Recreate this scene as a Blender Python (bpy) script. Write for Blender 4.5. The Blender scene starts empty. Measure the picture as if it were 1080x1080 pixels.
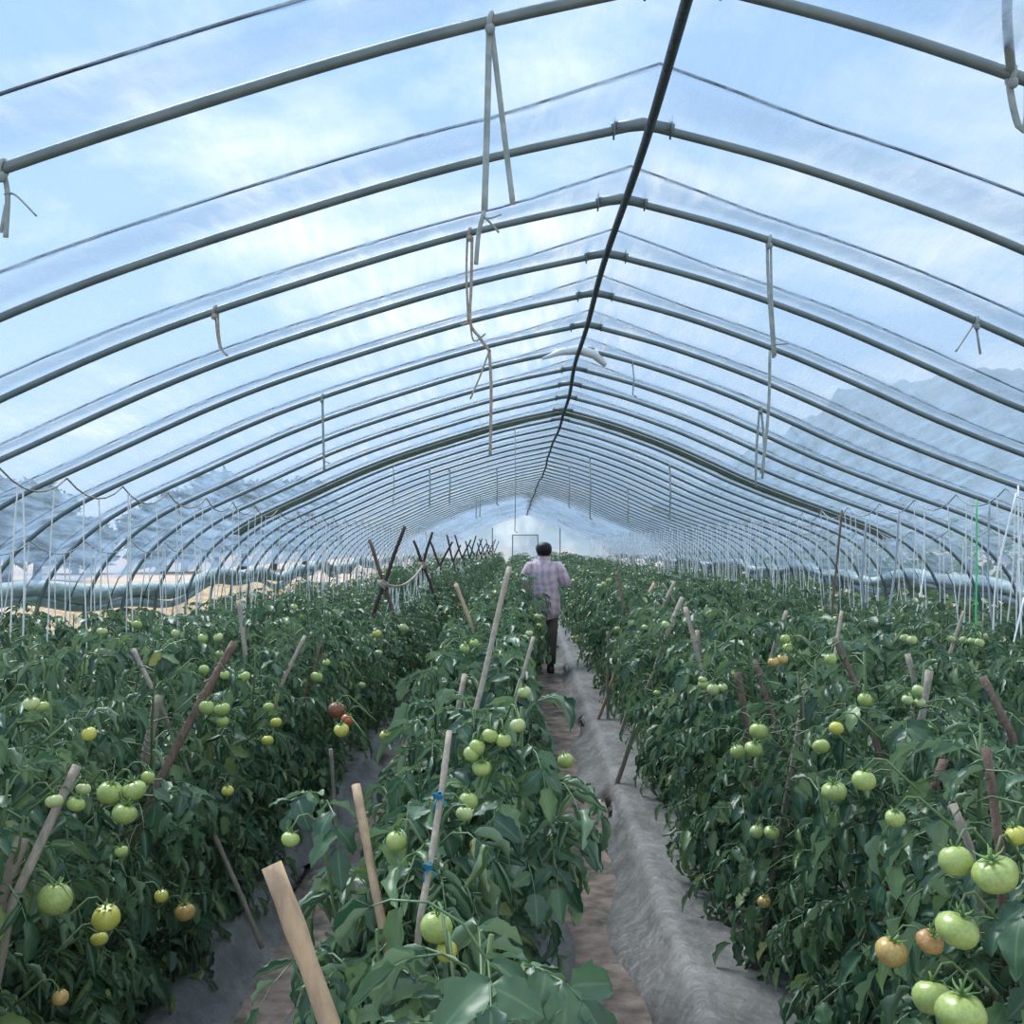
import bpy, math, random
import numpy as np
from mathutils import Vector, Matrix, Euler

random.seed(11)
RNG = np.random.default_rng(11)
C = bpy.context.scene.collection
sc = bpy.context.scene
F = 1082.0
CAM = Vector((0, 0, 1.6))

# ------------------------------------------------------------------ camera
cam_d = bpy.data.cameras.new('camera')
cam = bpy.data.objects.new('camera', cam_d)
C.objects.link(cam)
cam_d.sensor_fit = 'HORIZONTAL'
cam_d.sensor_width = 36.0
cam_d.lens = 36.0 * F / 1080.0
cam_d.clip_start = 0.05
cam_d.clip_end = 3000
cam.location = CAM
cam.rotation_euler = (math.radians(90) + math.atan(35 / F), 0, math.atan(15 / F))
sc.camera = cam
RM = cam.rotation_euler.to_matrix()


def P(px, py, d):
    """point that lies at distance d down the tunnel in the direction of a photo pixel"""
    v = RM @ Vector(((px - 540) / F, (540 - py) / F, -1.0))
    return CAM + v * (d / v.y)


# ------------------------------------------------------------------ materials
def mat(name, color, rough=0.6, metal=0.0, spec=0.3, noise=None, bump=None, trans=0.0):
    m = bpy.data.materials.new(name)
    m.use_nodes = True
    nt = m.node_tree
    b = nt.nodes['Principled BSDF']
    b.inputs['Base Color'].default_value = (*color, 1)
    b.inputs['Roughness'].default_value = rough
    b.inputs['Metallic'].default_value = metal
    b.inputs['Specular IOR Level'].default_value = spec
    tc = nt.nodes.new('ShaderNodeTexCoord')
    if noise:
        c2, scale, stretch = noise
        mp = nt.nodes.new('ShaderNodeMapping')
        mp.inputs['Scale'].default_value = stretch
        nz = nt.nodes.new('ShaderNodeTexNoise')
        nz.inputs['Scale'].default_value = scale
        nz.inputs['Detail'].default_value = 5
        mx = nt.nodes.new('ShaderNodeMix')
        mx.data_type = 'RGBA'
        rp = nt.nodes.new('ShaderNodeMapRange')
        rp.inputs[1].default_value = 0.35
        rp.inputs[2].default_value = 0.65
        nt.links.new(tc.outputs['Object'], mp.inputs[0])
        nt.links.new(mp.outputs[0], nz.inputs['Vector'])
        nt.links.new(nz.outputs[0], rp.inputs[0])
        nt.links.new(rp.outputs[0], mx.inputs[0])
        mx.inputs[6].default_value = (*color, 1)
        mx.inputs[7].default_value = (*c2, 1)
        nt.links.new(mx.outputs[2], b.inputs['Base Color'])
    if bump:
        scale, strength = bump
        nz = nt.nodes.new('ShaderNodeTexNoise')
        nz.inputs['Scale'].default_value = scale
        nz.inputs['Detail'].default_value = 6
        bp = nt.nodes.new('ShaderNodeBump')
        bp.inputs['Strength'].default_value = strength
        bp.inputs['Distance'].default_value = 0.02
        nt.links.new(tc.outputs['Object'], nz.inputs['Vector'])
        nt.links.new(nz.outputs[0], bp.inputs['Height'])
        nt.links.new(bp.outputs[0], b.inputs['Normal'])
    return m


def leaf_material():
    m = bpy.data.materials.new('tomato_leaf')
    m.use_nodes = True
    nt = m.node_tree
    nt.nodes.clear()
    N = nt.nodes.new
    L = nt.links.new
    out = N('ShaderNodeOutputMaterial')
    at = N('ShaderNodeAttribute')
    at.attribute_name = 'leafuv'
    sp = N('ShaderNodeSeparateXYZ')
    L(at.outputs['Vector'], sp.inputs[0])
    ramp = N('ShaderNodeValToRGB')
    e = ramp.color_ramp.elements
    e[0].position = 0.0
    e[0].color = LEAF0
    e[1].position = 1.0
    e[1].color = (0.34, 0.34, 0.10, 1)
    for p, c in ((0.45, LEAF1), (0.86, LEAF2), (0.985, LEAF3)):
        x = ramp.color_ramp.elements.new(p)
        x.color = c
    L(sp.outputs[2], ramp.inputs[0])
    # paler midrib
    ab = N('ShaderNodeMath'); ab.operation = 'ABSOLUTE'
    L(sp.outputs[1], ab.inputs[0])
    mr = N('ShaderNodeMapRange')
    mr.inputs[1].default_value = 0.0; mr.inputs[2].default_value = 0.13
    mr.inputs[3].default_value = 0.4; mr.inputs[4].default_value = 0.0
    L(ab.outputs[0], mr.inputs[0])
    mx = N('ShaderNodeMix'); mx.data_type = 'RGBA'
    L(mr.outputs[0], mx.inputs[0])
    L(ramp.outputs[0], mx.inputs[6])
    mx.inputs[7].default_value = (0.22, 0.33, 0.16, 1)
    # paler matt underside
    geo = N('ShaderNodeNewGeometry')
    mb = N('ShaderNodeMix'); mb.data_type = 'RGBA'
    fb = N('ShaderNodeMath'); fb.operation = 'MULTIPLY'; fb.inputs[1].default_value = 0.62
    L(geo.outputs['Backfacing'], fb.inputs[0])
    L(fb.outputs[0], mb.inputs[0])
    L(mx.outputs[2], mb.inputs[6])
    mb.inputs[7].default_value = (0.20, 0.29, 0.17, 1)
    pb = N('ShaderNodeBsdfPrincipled')
    pb.inputs['Roughness'].default_value = 0.38
    pb.inputs['Specular IOR Level'].default_value = 0.5
    L(mb.outputs[2], pb.inputs['Base Color'])
    tr = N('ShaderNodeBsdfTranslucent')
    hs = N('ShaderNodeHueSaturation')
    hs.inputs['Value'].default_value = 1.3
    hs.inputs['Saturation'].default_value = 1.1
    L(mb.outputs[2], hs.inputs['Color'])
    L(hs.outputs[0], tr.inputs['Color'])
    ms = N('ShaderNodeMixShader')
    ms.inputs[0].default_value = 0.22
    L(pb.outputs[0], ms.inputs[1])
    L(tr.outputs[0], ms.inputs[2])
    L(ms.outputs[0], out.inputs[0])
    return m


LEAF0 = (0.032, 0.082, 0.048, 1)
LEAF1 = (0.058, 0.130, 0.072, 1)
LEAF2 = (0.110, 0.200, 0.095, 1)
LEAF3 = (0.200, 0.300, 0.110, 1)


def film_material(name, tint, base, graze, streak=(1, 1, 1), rot=0.0):
    """clear polythene: mostly see-through, scattering more the longer light runs inside it"""
    m = bpy.data.materials.new(name)
    m.use_nodes = True
    nt = m.node_tree
    nt.nodes.clear()
    N = nt.nodes.new
    L = nt.links.new
    out = N('ShaderNodeOutputMaterial')
    tc = N('ShaderNodeTexCoord')
    mp = N('ShaderNodeMapping')
    mp.inputs['Rotation'].default_value = (0, 0, rot)
    mp.inputs['Scale'].default_value = streak
    L(tc.outputs['Object'], mp.inputs[0])
    nz = N('ShaderNodeTexNoise'); nz.inputs['Scale'].default_value = 1.0; nz.inputs['Detail'].default_value = 4
    nz.inputs['Roughness'].default_value = 0.55; nz.inputs['Distortion'].default_value = 0.25
    L(mp.outputs[0], nz.inputs['Vector'])
    n2 = N('ShaderNodeTexNoise'); n2.inputs['Scale'].default_value = 0.7; n2.inputs['Detail'].default_value = 4
    L(tc.outputs['Object'], n2.inputs['Vector'])
    bp = N('ShaderNodeBump'); bp.inputs['Strength'].default_value = 0.28; bp.inputs['Distance'].default_value = 0.02
    L(nz.outputs[0], bp.inputs['Height'])
    lw = N('ShaderNodeLayerWeight'); lw.inputs[0].default_value = 0.5
    L(bp.outputs[0], lw.inputs['Normal'])
    pw = N('ShaderNodeMath'); pw.operation = 'POWER'; pw.inputs[1].default_value = 2.3
    L(lw.outputs['Facing'], pw.inputs[0])
    mg = N('ShaderNodeMath'); mg.operation = 'MULTIPLY_ADD'
    mg.inputs[1].default_value = graze; mg.inputs[2].default_value = base
    L(pw.outputs[0], mg.inputs[0])
    # film carries streaks of dust
    st = N('ShaderNodeMapRange')
    st.inputs[1].default_value = 0.30; st.inputs[2].default_value = 0.72
    st.inputs[3].default_value = 0.35; st.inputs[4].default_value = 1.85
    L(nz.outputs[0], st.inputs[0])
    mm = N('ShaderNodeMath'); mm.operation = 'MULTIPLY'
    L(mg.outputs[0], mm.inputs[0]); L(st.outputs[0], mm.inputs[1])
    cl = N('ShaderNodeClamp')
    cl.inputs['Max'].default_value = 0.9
    L(mm.outputs[0], cl.inputs[0])
    tp = N('ShaderNodeBsdfTransparent'); tp.inputs[0].default_value = (0.97, 0.98, 0.99, 1)
    tl = N('ShaderNodeBsdfTranslucent'); tl.inputs[0].default_value = (*tint, 1)
    df = N('ShaderNodeBsdfDiffuse'); df.inputs[0].default_value = (*tint, 1)
    md = N('ShaderNodeMixShader'); md.inputs[0].default_value = 0.35
    L(tl.outputs[0], md.inputs[1]); L(df.outputs[0], md.inputs[2])
    L(bp.outputs[0], tl.inputs['Normal'])
    ms = N('ShaderNodeMixShader')
    L(cl.outputs[0], ms.inputs[0]); L(tp.outputs[0], ms.inputs[1]); L(md.outputs[0], ms.inputs[2])
    gl = N('ShaderNodeBsdfGlossy'); gl.inputs['Roughness'].default_value = 0.22
    L(bp.outputs[0], gl.inputs['Normal'])
    # Schlick reflectance, the same from both faces of the sheet
    lf = N('ShaderNodeLayerWeight'); lf.inputs[0].default_value = 0.5
    fr = N('ShaderNodeMath'); fr.operation = 'POWER'; fr.inputs[1].default_value = 5.0
    L(lf.outputs['Facing'], fr.inputs[0])
    fm = N('ShaderNodeMath'); fm.operation = 'MULTIPLY_ADD'; fm.inputs[1].default_value = 0.55; fm.inputs[2].default_value = 0.03
    L(fr.outputs[0], fm.inputs[0])
    mz = N('ShaderNodeMixShader')
    L(fm.outputs[0], mz.inputs[0]); L(ms.outputs[0], mz.inputs[1]); L(gl.outputs[0], mz.inputs[2])
    L(mz.outputs[0], out.inputs[0])
    return m


M = {}
M['leaf'] = leaf_material()
M['stem'] = mat('plant_stem', (0.11, 0.19, 0.075), 0.6, noise=((0.15, 0.2, 0.09), 30, (1, 1, 1)))
M['calyx'] = mat('calyx', (0.15, 0.27, 0.08), 0.6)
M['pipe'] = mat('galvanised_pipe', (0.14, 0.185, 0.19), 0.42, 0.35, 0.5, noise=((0.20, 0.245, 0.24), 9, (1, 1, 1)))
M['ridge'] = mat('black_ridge_wrap', (0.045, 0.06, 0.065), 0.55, 0.1, 0.4, bump=(40, 0.5))
M['black_rope'] = mat('black_rope', (0.05, 0.06, 0.065), 0.8)
M['steel'] = mat('dull_steel', (0.42, 0.46, 0.46), 0.4, 0.5)
M['cloth'] = mat('grey_cloth_strip', (0.25, 0.30, 0.29), 0.75, noise=((0.38, 0.43, 0.41), 25, (1, 1, 1)))
M['brown_twine'] = mat('brown_twine', (0.30, 0.25, 0.20), 0.9, noise=((0.45, 0.40, 0.34), 60, (1, 1, 1)))
M['white_twine'] = mat('white_twine', (0.88, 0.91, 0.91), 0.5)
M['grey_twine'] = mat('grey_twine', (0.36, 0.42, 0.47), 0.7)
M['green_twine'] = mat('green_twine', (0.10, 0.62, 0.22), 0.6)
M['blue_twine'] = mat('blue_twine', (0.02, 0.17, 0.27), 0.6)
M['bamboo'] = mat('pale_bamboo', (0.50, 0.36, 0.22), 0.55, noise=((0.36, 0.26, 0.17), 9, (8, 8, 0.8)), bump=(60, 0.2))
M['grey_bamboo'] = mat('weathered_bamboo', (0.27, 0.24, 0.20), 0.7, noise=((0.38, 0.33, 0.26), 12, (8, 8, 0.8)), bump=(60, 0.25))
M['brown_stick'] = mat('brown_stick', (0.125, 0.085, 0.066), 0.75, noise=((0.21, 0.15, 0.115), 14, (4, 4, 1)), bump=(50, 0.4))
M['dark_stick'] = mat('dark_stick', (0.07, 0.05, 0.045), 0.8, bump=(50, 0.4))
M['tom_green'] = mat('green_tomato', (0.32, 0.42, 0.11), 0.28, 0, 0.5, noise=((0.42, 0.51, 0.17), 12, (1, 1, 1)))
M['tom_pale'] = mat('pale_tomato', (0.40, 0.49, 0.18), 0.3, 0, 0.5, noise=((0.50, 0.57, 0.27), 12, (1, 1, 1)))
M['tom_yellow'] = mat('yellow_tomato', (0.58, 0.50, 0.07), 0.28, 0, 0.5, noise=((0.52, 0.58, 0.14), 16, (1, 1, 1)))
M['tom_orange'] = mat('orange_tomato', (0.58, 0.26, 0.09), 0.28, 0, 0.5, noise=((0.48, 0.46, 0.15), 14, (1, 1, 1)))
M['tom_red'] = mat('red_tomato', (0.52, 0.075, 0.035), 0.25, 0, 0.5, noise=((0.58, 0.20, 0.07), 14, (1, 1, 1)))
M['tom_blush'] = mat('blushing_tomato', (0.50, 0.17, 0.075), 0.28, 0, 0.5, noise=((0.42, 0.36, 0.13), 9, (1, 1, 1)))
M['tom_brown'] = mat('brown_tomato', (0.14, 0.05, 0.03), 0.3, 0, 0.5, noise=((0.26, 0.11, 0.05), 14, (1, 1, 1)))
FILM_TINT = (0.36, 0.50, 0.66)
M['film'] = film_material('clear_film', FILM_TINT, 0.15, 0.80, (14.0, 0.8, 14.0), 0.0)
M['film_plain'] = film_material('clear_film_second_sheet', FILM_TINT, 0.16, 0.78, (1.6, 0.4, 1.6), 0.0)
M['film_end'] = film_material('milky_film', (.36, .48, .56), 0.72, 0.2, (.6, 1.0, .6), 0.0)
M['film_roll'] = mat('rolled_film', (0.20, 0.30, 0.30), 0.35, 0, 0.5, noise=((0.42, 0.52, 0.53), 6, (1, 1, 6)), bump=(12, 0.6))
M['white_film'] = mat('white_plastic', (0.78, 0.82, 0.83), 0.4)
M['olive_band'] = mat('olive_strap', (0.30, 0.35, 0.30), 0.7, noise=((0.38, 0.43, 0.38), 8, (1, 1, 1)))
M['skin'] = mat('skin', (0.42, 0.25, 0.17), 0.5)
M['hair'] = mat('black_hair', (0.012, 0.011, 0.012), 0.5)
M['trousers'] = mat('trousers', (0.11, 0.10, 0.085), 0.8, noise=((0.16, 0.14, 0.11), 10, (1, 1, 1)))
M['shoe'] = mat('shoe', (0.05, 0.05, 0.05), 0.6)


def floor_material():
    m = bpy.data.materials.new('aisle_soil')
    m.use_nodes = True
    nt = m.node_tree
    N = nt.nodes.new; L = nt.links.new
    b = nt.nodes['Principled BSDF']
    b.inputs['Roughness'].default_value = 0.95
    tc = N('ShaderNodeTexCoord')
    n1 = N('ShaderNodeTexNoise'); n1.inputs['Scale'].default_value = 9; n1.inputs['Detail'].default_value = 8
    n2 = N('ShaderNodeTexNoise'); n2.inputs['Scale'].default_value = 2.6; n2.inputs['Detail'].default_value = 7; n2.inputs['Roughness'].default_value = 0.7
    L(tc.outputs['Object'], n1.inputs['Vector']); L(tc.outputs['Object'], n2.inputs['Vector'])
    r = N('ShaderNodeValToRGB')
    r.color_ramp.elements[0].position = 0.35; r.color_ramp.elements[0].color = (0.12, 0.097, 0.083, 1)
    r.color_ramp.elements[1].position = 0.68; r.color_ramp.elements[1].color = (0.31, 0.25, 0.21, 1)
    L(n1.outputs[0], r.inputs[0])
    mr = N('ShaderNodeMapRange'); mr.inputs[1].default_value = 0.52; mr.inputs[2].default_value = 0.63
    L(n2.outputs[0], mr.inputs[0])
    mx = N('ShaderNodeMix'); mx.data_type = 'RGBA'
    L(mr.outputs[0], mx.inputs[0]); L(r.outputs[0], mx.inputs[6])
    mx.inputs[7].default_value = (0.055, 0.075, 0.045, 1)
    L(mx.outputs[2], b.inputs['Base Color'])
    bp = N('ShaderNodeBump'); bp.inputs['Strength'].default_value = 0.9; bp.inputs['Distance'].default_value = 0.03
    L(n1.outputs[0], bp.inputs['Height']); L(bp.outputs[0], b.inputs['Normal'])
    return m


M['soil'] = floor_material()
M['mulch'] = mat('silver_mulch_film', (0.095, 0.098, 0.096), 0.5, 0.0, 0.5, noise=((0.18, 0.185, 0.18), 4, (1, 1, 1)), bump=(14, 0.9))
M['field'] = mat('dry_field', (0.42, 0.34, 0.27), 0.95, noise=((0.52, 0.42, 0.35), 0.2, (1, 1, 1)))
M['straw'] = mat('straw', (0.30, 0.225, 0.14), 0.95, noise=((0.50, 0.39, 0.25), 9, (1, 1, 3)), bump=(18, 1.0))
M['rock'] = mat('mountain', (0.10, 0.14, 0.10), 0.95, noise=((0.20, 0.22, 0.19), 0.02, (1, 1, 0.4)))
M['tree'] = mat('tree_crown', (0.055, 0.10, 0.05), 0.9, noise=((0.09, 0.14, 0.06), 1.5, (1, 1, 1)))
M['bark'] = mat('bark', (0.12, 0.09, 0.07), 0.9)
M['tyre'] = mat('tyre', (0.03, 0.03, 0.03), 0.8)
M['door'] = mat('door_sheet', (0.70, 0.76, 0.78), 0.5)


def shirt_material():
    m = bpy.data.materials.new('pink_checked_shirt')
    m.use_nodes = True
    nt = m.node_tree
    N = nt.nodes.new; L = nt.links.new
    b = nt.nodes['Principled BSDF']; b.inputs['Roughness'].default_value = 0.85
    tc = N('ShaderNodeTexCoord')
    w = N('ShaderNodeTexWave'); w.inputs['Scale'].default_value = 4; w.inputs['Distortion'].default_value = 7.0
    w2 = N('ShaderNodeTexWave'); w2.bands_direction = 'Z'; w2.inputs['Scale'].default_value = 3; w2.inputs['Distortion'].default_value = 9.0
    nz = N('ShaderNodeTexNoise'); nz.inputs['Scale'].default_value = 16; nz.inputs['Detail'].default_value = 3
    for n in (w, w2, nz):
        L(tc.outputs['Object'], n.inputs['Vector'])
    a = N('ShaderNodeMath'); a.operation = 'ADD'
    L(w.outputs['Fac'], a.inputs[0]); L(w2.outputs['Fac'], a.inputs[1])
    c = N('ShaderNodeMath'); c.operation = 'ADD'
    L(a.outputs[0], c.inputs[0]); L(nz.outputs[0], c.inputs[1])
    mr = N('ShaderNodeMapRange'); mr.inputs[1].default_value = 0.7; mr.inputs[2].default_value = 2.0
    L(c.outputs[0], mr.inputs[0])
    r = N('ShaderNodeValToRGB')
    r.color_ramp.elements[0].color = (0.46, 0.34, 0.40, 1)
    r.color_ramp.elements[1].color = (0.68, 0.54, 0.59, 1)
    L(mr.outputs[0], r.inputs[0]); L(r.outputs[0], b.inputs['Base Color'])
    return m


M['shirt'] = shirt_material()


# ------------------------------------------------------------------ mesh helpers
def mesh_np(name, V, Fq, material, smooth=True, attr=None, tris=None):
    V = np.asarray(V, dtype=np.float32).reshape(-1, 3)
    Fq = np.asarray(Fq, dtype=np.int32).reshape(-1, 4) if Fq is not None and len(Fq) else np.zeros((0, 4), np.int32)
    T = np.asarray(tris, dtype=np.int32).reshape(-1, 3) if tris is not None and len(tris) else np.zeros((0, 3), np.int32)
    me = bpy.data.meshes.new(name)
    me.vertices.add(len(V)); me.vertices.foreach_set('co', V.ravel())
    idx = np.concatenate([Fq.ravel(), T.ravel()])
    tot = np.concatenate([np.full(len(Fq), 4), np.full(len(T), 3)]).astype(np.int32)
    me.loops.add(len(idx)); me.loops.foreach_set('vertex_index', idx)
    me.polygons.add(len(tot))
    me.polygons.foreach_set('loop_start', np.concatenate([[0], np.cumsum(tot)[:-1]]).astype(np.int32))
    if smooth:
        me.polygons.foreach_set('use_smooth', np.ones(len(tot), dtype=bool))
    if attr is not None:
        a = me.attributes.new('leafuv', 'FLOAT_VECTOR', 'POINT')
        a.data.foreach_set('vector', np.asarray(attr, dtype=np.float32).ravel())
    me.update(calc_edges=True)
    me.validate()
    if material is not None:
        me.materials.append(material)
    return me


class MB:
    """collects tubes, lofts and sheets that form one part"""
    def __init__(s):
        s.V = []; s.Q = []; s.T = []

    def n(s):
        return len(s.V)

    def tube(s, pts, rad, sides=8, cap=True, flat=1.0):
        pts = [Vector(p) for p in pts]
        if not hasattr(rad, '__len__'):
            rad = [rad] * len(pts)
        base = s.n()
        t0 = (pts[1] - pts[0]).normalized()
        ref = Vector((0, 0, 1)) if abs(t0.z) < 0.9 else Vector((0, 1, 0))
        u = t0.cross(ref).normalized()
        for i, p in enumerate(pts):
            t = (pts[min(i + 1, len(pts) - 1)] - pts[max(i - 1, 0)]).normalized()
            u = (u - t * u.dot(t)).normalized()
            w = t.cross(u)
            for k in range(sides):
                a = 2 * math.pi * k / sides
                s.V.append(p + (u * math.cos(a) + w * math.sin(a) * flat) * rad[i])
        for i in range(len(pts) - 1):
            for k in range(sides):
                k2 = (k + 1) % sides
                a = base + i * sides
                s.Q.append((a + k, a + k2, a + sides + k2, a + sides + k))
        if cap:
            for i, flip in ((0, True), (len(pts) - 1, False)):
                c = s.n(); s.V.append(pts[i])
                for k in range(sides):
                    k2 = (k + 1) % sides
                    a = base + i * sides
                    s.T.append((c, a + k2, a + k) if flip else (c, a + k, a + k2))
        return s

    def rings(s, rings, cap=True):
        base = s.n(); n = len(rings[0])
        for r in rings:
            s.V.extend(Vector(p) for p in r)
        for i in range(len(rings) - 1):
            for k in range(n):
                k2 = (k + 1) % n
                a = base + i * n
                s.Q.append((a + k, a + k2, a + n + k2, a + n + k))
        if cap:
            for i, flip in ((0, True), (len(rings) - 1, False)):
                c = s.n(); s.V.append(sum((Vector(p) for p in rings[i]), Vector()) / n)
                for k in range(n):
                    k2 = (k + 1) % n
                    a = base + i * n
                    s.T.append((c, a + k2, a + k) if flip else (c, a + k, a + k2))
        return s

    def ball(s, c, r, nu=10, nv=7):
        if not hasattr(r, '__len__'):
            r = (r, r, r)
        rings = []
        for i in range(1, nv):
            th = math.pi * i / nv - math.pi / 2
            rings.append([(c[0] + r[0] * math.cos(th) * math.cos(2 * math.pi * k / nu),
                           c[1] + r[1] * math.cos(th) * math.sin(2 * math.pi * k / nu),
                           c[2] + r[2] * math.sin(th)) for k in range(nu)])
        return s.rings(rings)

    def box(s, lo, hi):
        x0, y0, z0 = lo; x1, y1, z1 = hi
        b = s.n()
        s.V += [Vector(p) for p in ((x0, y0, z0), (x1, y0, z0), (x1, y1, z0), (x0, y1, z0), (x0, y0, z1), (x1, y0, z1), (x1, y1, z1), (x0, y1, z1))]
        s.Q += [tuple(b + i for i in q) for q in ((3, 2, 1, 0), (4, 5, 6, 7), (0, 1, 5, 4), (1, 2, 6, 5), (2, 3, 7, 6), (3, 0, 4, 7))]
        return s

    def mesh(s, name, m, smooth=True):
        return mesh_np(name, [tuple(v) for v in s.V], s.Q, m, smooth, tris=s.T)

    def build(s, name, m, parent=None, smooth=True, loc=None):
        if loc is not None:
            o = Vector(loc)
            s.V = [v - o for v in s.V]
        me = s.mesh(name, m, smooth)
        ob = link(name, me, parent)
        if loc is not None:
            ob.location = loc
        return ob


def link(name, data, parent=None):
    o = bpy.data.objects.new(name, data)
    C.objects.link(o)
    if parent is not None:
        o.parent = parent
    return o


def tag(o, label=None, cat=None, group=None, kind=None):
    if label: o['label'] = label
    if cat: o['category'] = cat
    if group: o['group'] = group
    if kind: o['kind'] = kind
    return o


def empty(name, loc):
    o = link(name, None)
    o.location = loc
    o.empty_display_size = 0.1
    return o


ORD = ['first', 'second', 'third', 'fourth', 'fifth', 'sixth', 'seventh', 'eighth', 'ninth', 'tenth', 'eleventh', 'twelfth',
       'thirteenth', 'fourteenth', 'fifteenth', 'sixteenth', 'seventeenth', 'eighteenth', 'nineteenth', 'twentieth']


def leaflets(rng, pos, dirs, nrm, L, W, curl, bend, res):
    """vectorised leaflets: arrays of N; returns V, Q, attr"""
    nu, nv = res
    u = np.linspace(0, 1, nu + 1); v = np.linspace(-1, 1, nv + 1)
    U, Vv = np.meshgrid(u, v, indexing='ij')
    U = U.ravel(); Vv = Vv.ravel()
    N = len(pos); Mn = len(U)
    prof = np.maximum(np.sin(np.pi * np.clip(U, 0, 1) ** .72), 0.0) ** .8
    lobe = 1 + .10 * np.sin(U * 17) * (nu > 5) - .16 * (np.abs(Vv) > .8) * (np.cos(U * 24) > .3) * (nu > 5)
    w = (W[:, None] * prof[None, :] * lobe[None, :])
    k = curl[:, None]
    x = np.sin(k * Vv[None, :]) / k * w
    z = (1 - np.cos(k * Vv[None, :])) / k * w
    b = bend[:, None]
    y = np.sin(b * U[None, :]) / b * L[:, None]
    z0 = -(1 - np.cos(b * U[None, :])) / b * L[:, None]
    ph = rng.uniform(0, 6.28, (N, 1))
    z = z + .045 * L[:, None] * np.sin(U[None, :] * 15 + ph + np.abs(Vv[None, :]) * 3) * np.abs(Vv[None, :])
    # bending also tilts the blade
    zz = z0 + z * np.cos(b * U[None, :]); y = y + z * np.sin(b * U[None, :])
    X = np.cross(dirs, nrm); X /= np.linalg.norm(X, axis=1)[:, None] + 1e-9
    Z = np.cross(X, dirs)
    out = pos[:, None, :] + x[..., None] * X[:, None, :] + y[..., None] * dirs[:, None, :] + zz[..., None] * Z[:, None, :]
    idx = np.arange(Mn).reshape(nu + 1, nv + 1)
    q = np.stack([idx[:-1, :-1], idx[:-1, 1:], idx[1:, 1:], idx[1:, :-1]], -1).reshape(-1, 4)
    Q = (q[None] + (np.arange(N) * Mn)[:, None, None]).reshape(-1, 4)
    tint = rng.random(N) ** 1.1
    A = np.stack([np.broadcast_to(U, (N, Mn)), np.broadcast_to(Vv, (N, Mn)), np.broadcast_to(tint[:, None], (N, Mn))], -1)
    return out.reshape(-1, 3), Q, A.reshape(-1, 3)


# ------------------------------------------------------------------ tunnel frame
APEX = 3.083
PROF_L = [(0, 0), (.56, .12), (1.05, .255), (1.74, .475), (2.24, .665), (2.87, .95), (3.4, 1.2), (3.72, 1.42), (3.94, 1.66), (4.06, 1.9), (4.11, 2.2), (4.12, APEX)]
PROF_R = [(0, 0), (.5, .138), (1.05, .335), (1.5, .53), (2.0, .76), (2.5, .96), (2.85, 1.09), (3.3, 1.26), (3.66, 1.44), (3.9, 1.66), (4.03, 1.9), (4.09, 2.2), (4.10, APEX)]


def smooth_poly(pts, n):
    """Catmull-Rom through pts, n samples evenly spaced"""
    P_ = [pts[0]] + list(pts) + [pts[-1]]
    out = []
    for i in range(1, len(P_) - 2):
        for k in range(8):
            t = k / 8
            a, b, c, d = (np.array(P_[j], float) for j in (i - 1, i, i + 1, i + 2))
            out.append(0.5 * (2 * b + (c - a) * t + (2 * a - 5 * b + 4 * c - d) * t * t + (3 * b - a - 3 * c + d) * t ** 3))
    out.append(np.array(pts[-1], float))
    out = np.array(out)
    s = np.concatenate([[0], np.cumsum(np.linalg.norm(np.diff(out, axis=0), axis=1))])
    q = np.linspace(0, s[-1], n)
    return np.stack([np.interp(q, s, out[:, i]) for i in range(out.shape[1])], 1)


SL = smooth_poly(PROF_L, 44)
SR = smooth_poly(PROF_R, 44)
SECTION = np.concatenate([np.stack([-SL[::-1, 0], APEX - SL[::-1, 1]], 1), np.stack([SR[1:, 0], APEX - SR[1:, 1]], 1)])   # (x offset, z)


def ridge_x(y):
    return float(np.interp(y, [0, 8, 12, 20, 30, 50], [.42, .40, .40, .34, .20, .02]))


HOOP_D = [.98, 1.815, 2.65, 3.58, 4.36, 5.18, 6.0, 6.86, 7.68, 8.55, 9.36, 10.2, 11.15] + [11.15 + .845 * k for k in range(1, 47)]
# index 2 is the arch whose top just leaves the frame


def arch_z(xo):
    """height of the pipe at a sideways offset from the ridge"""
    return float(np.interp(xo, SECTION[:, 0], SECTION[:, 1]))


def arch_tube(r, sides=8):
    mb = MB()
    mb.tube([(x, 0, z) for x, z in SECTION], r, sides)
    return mb


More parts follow.
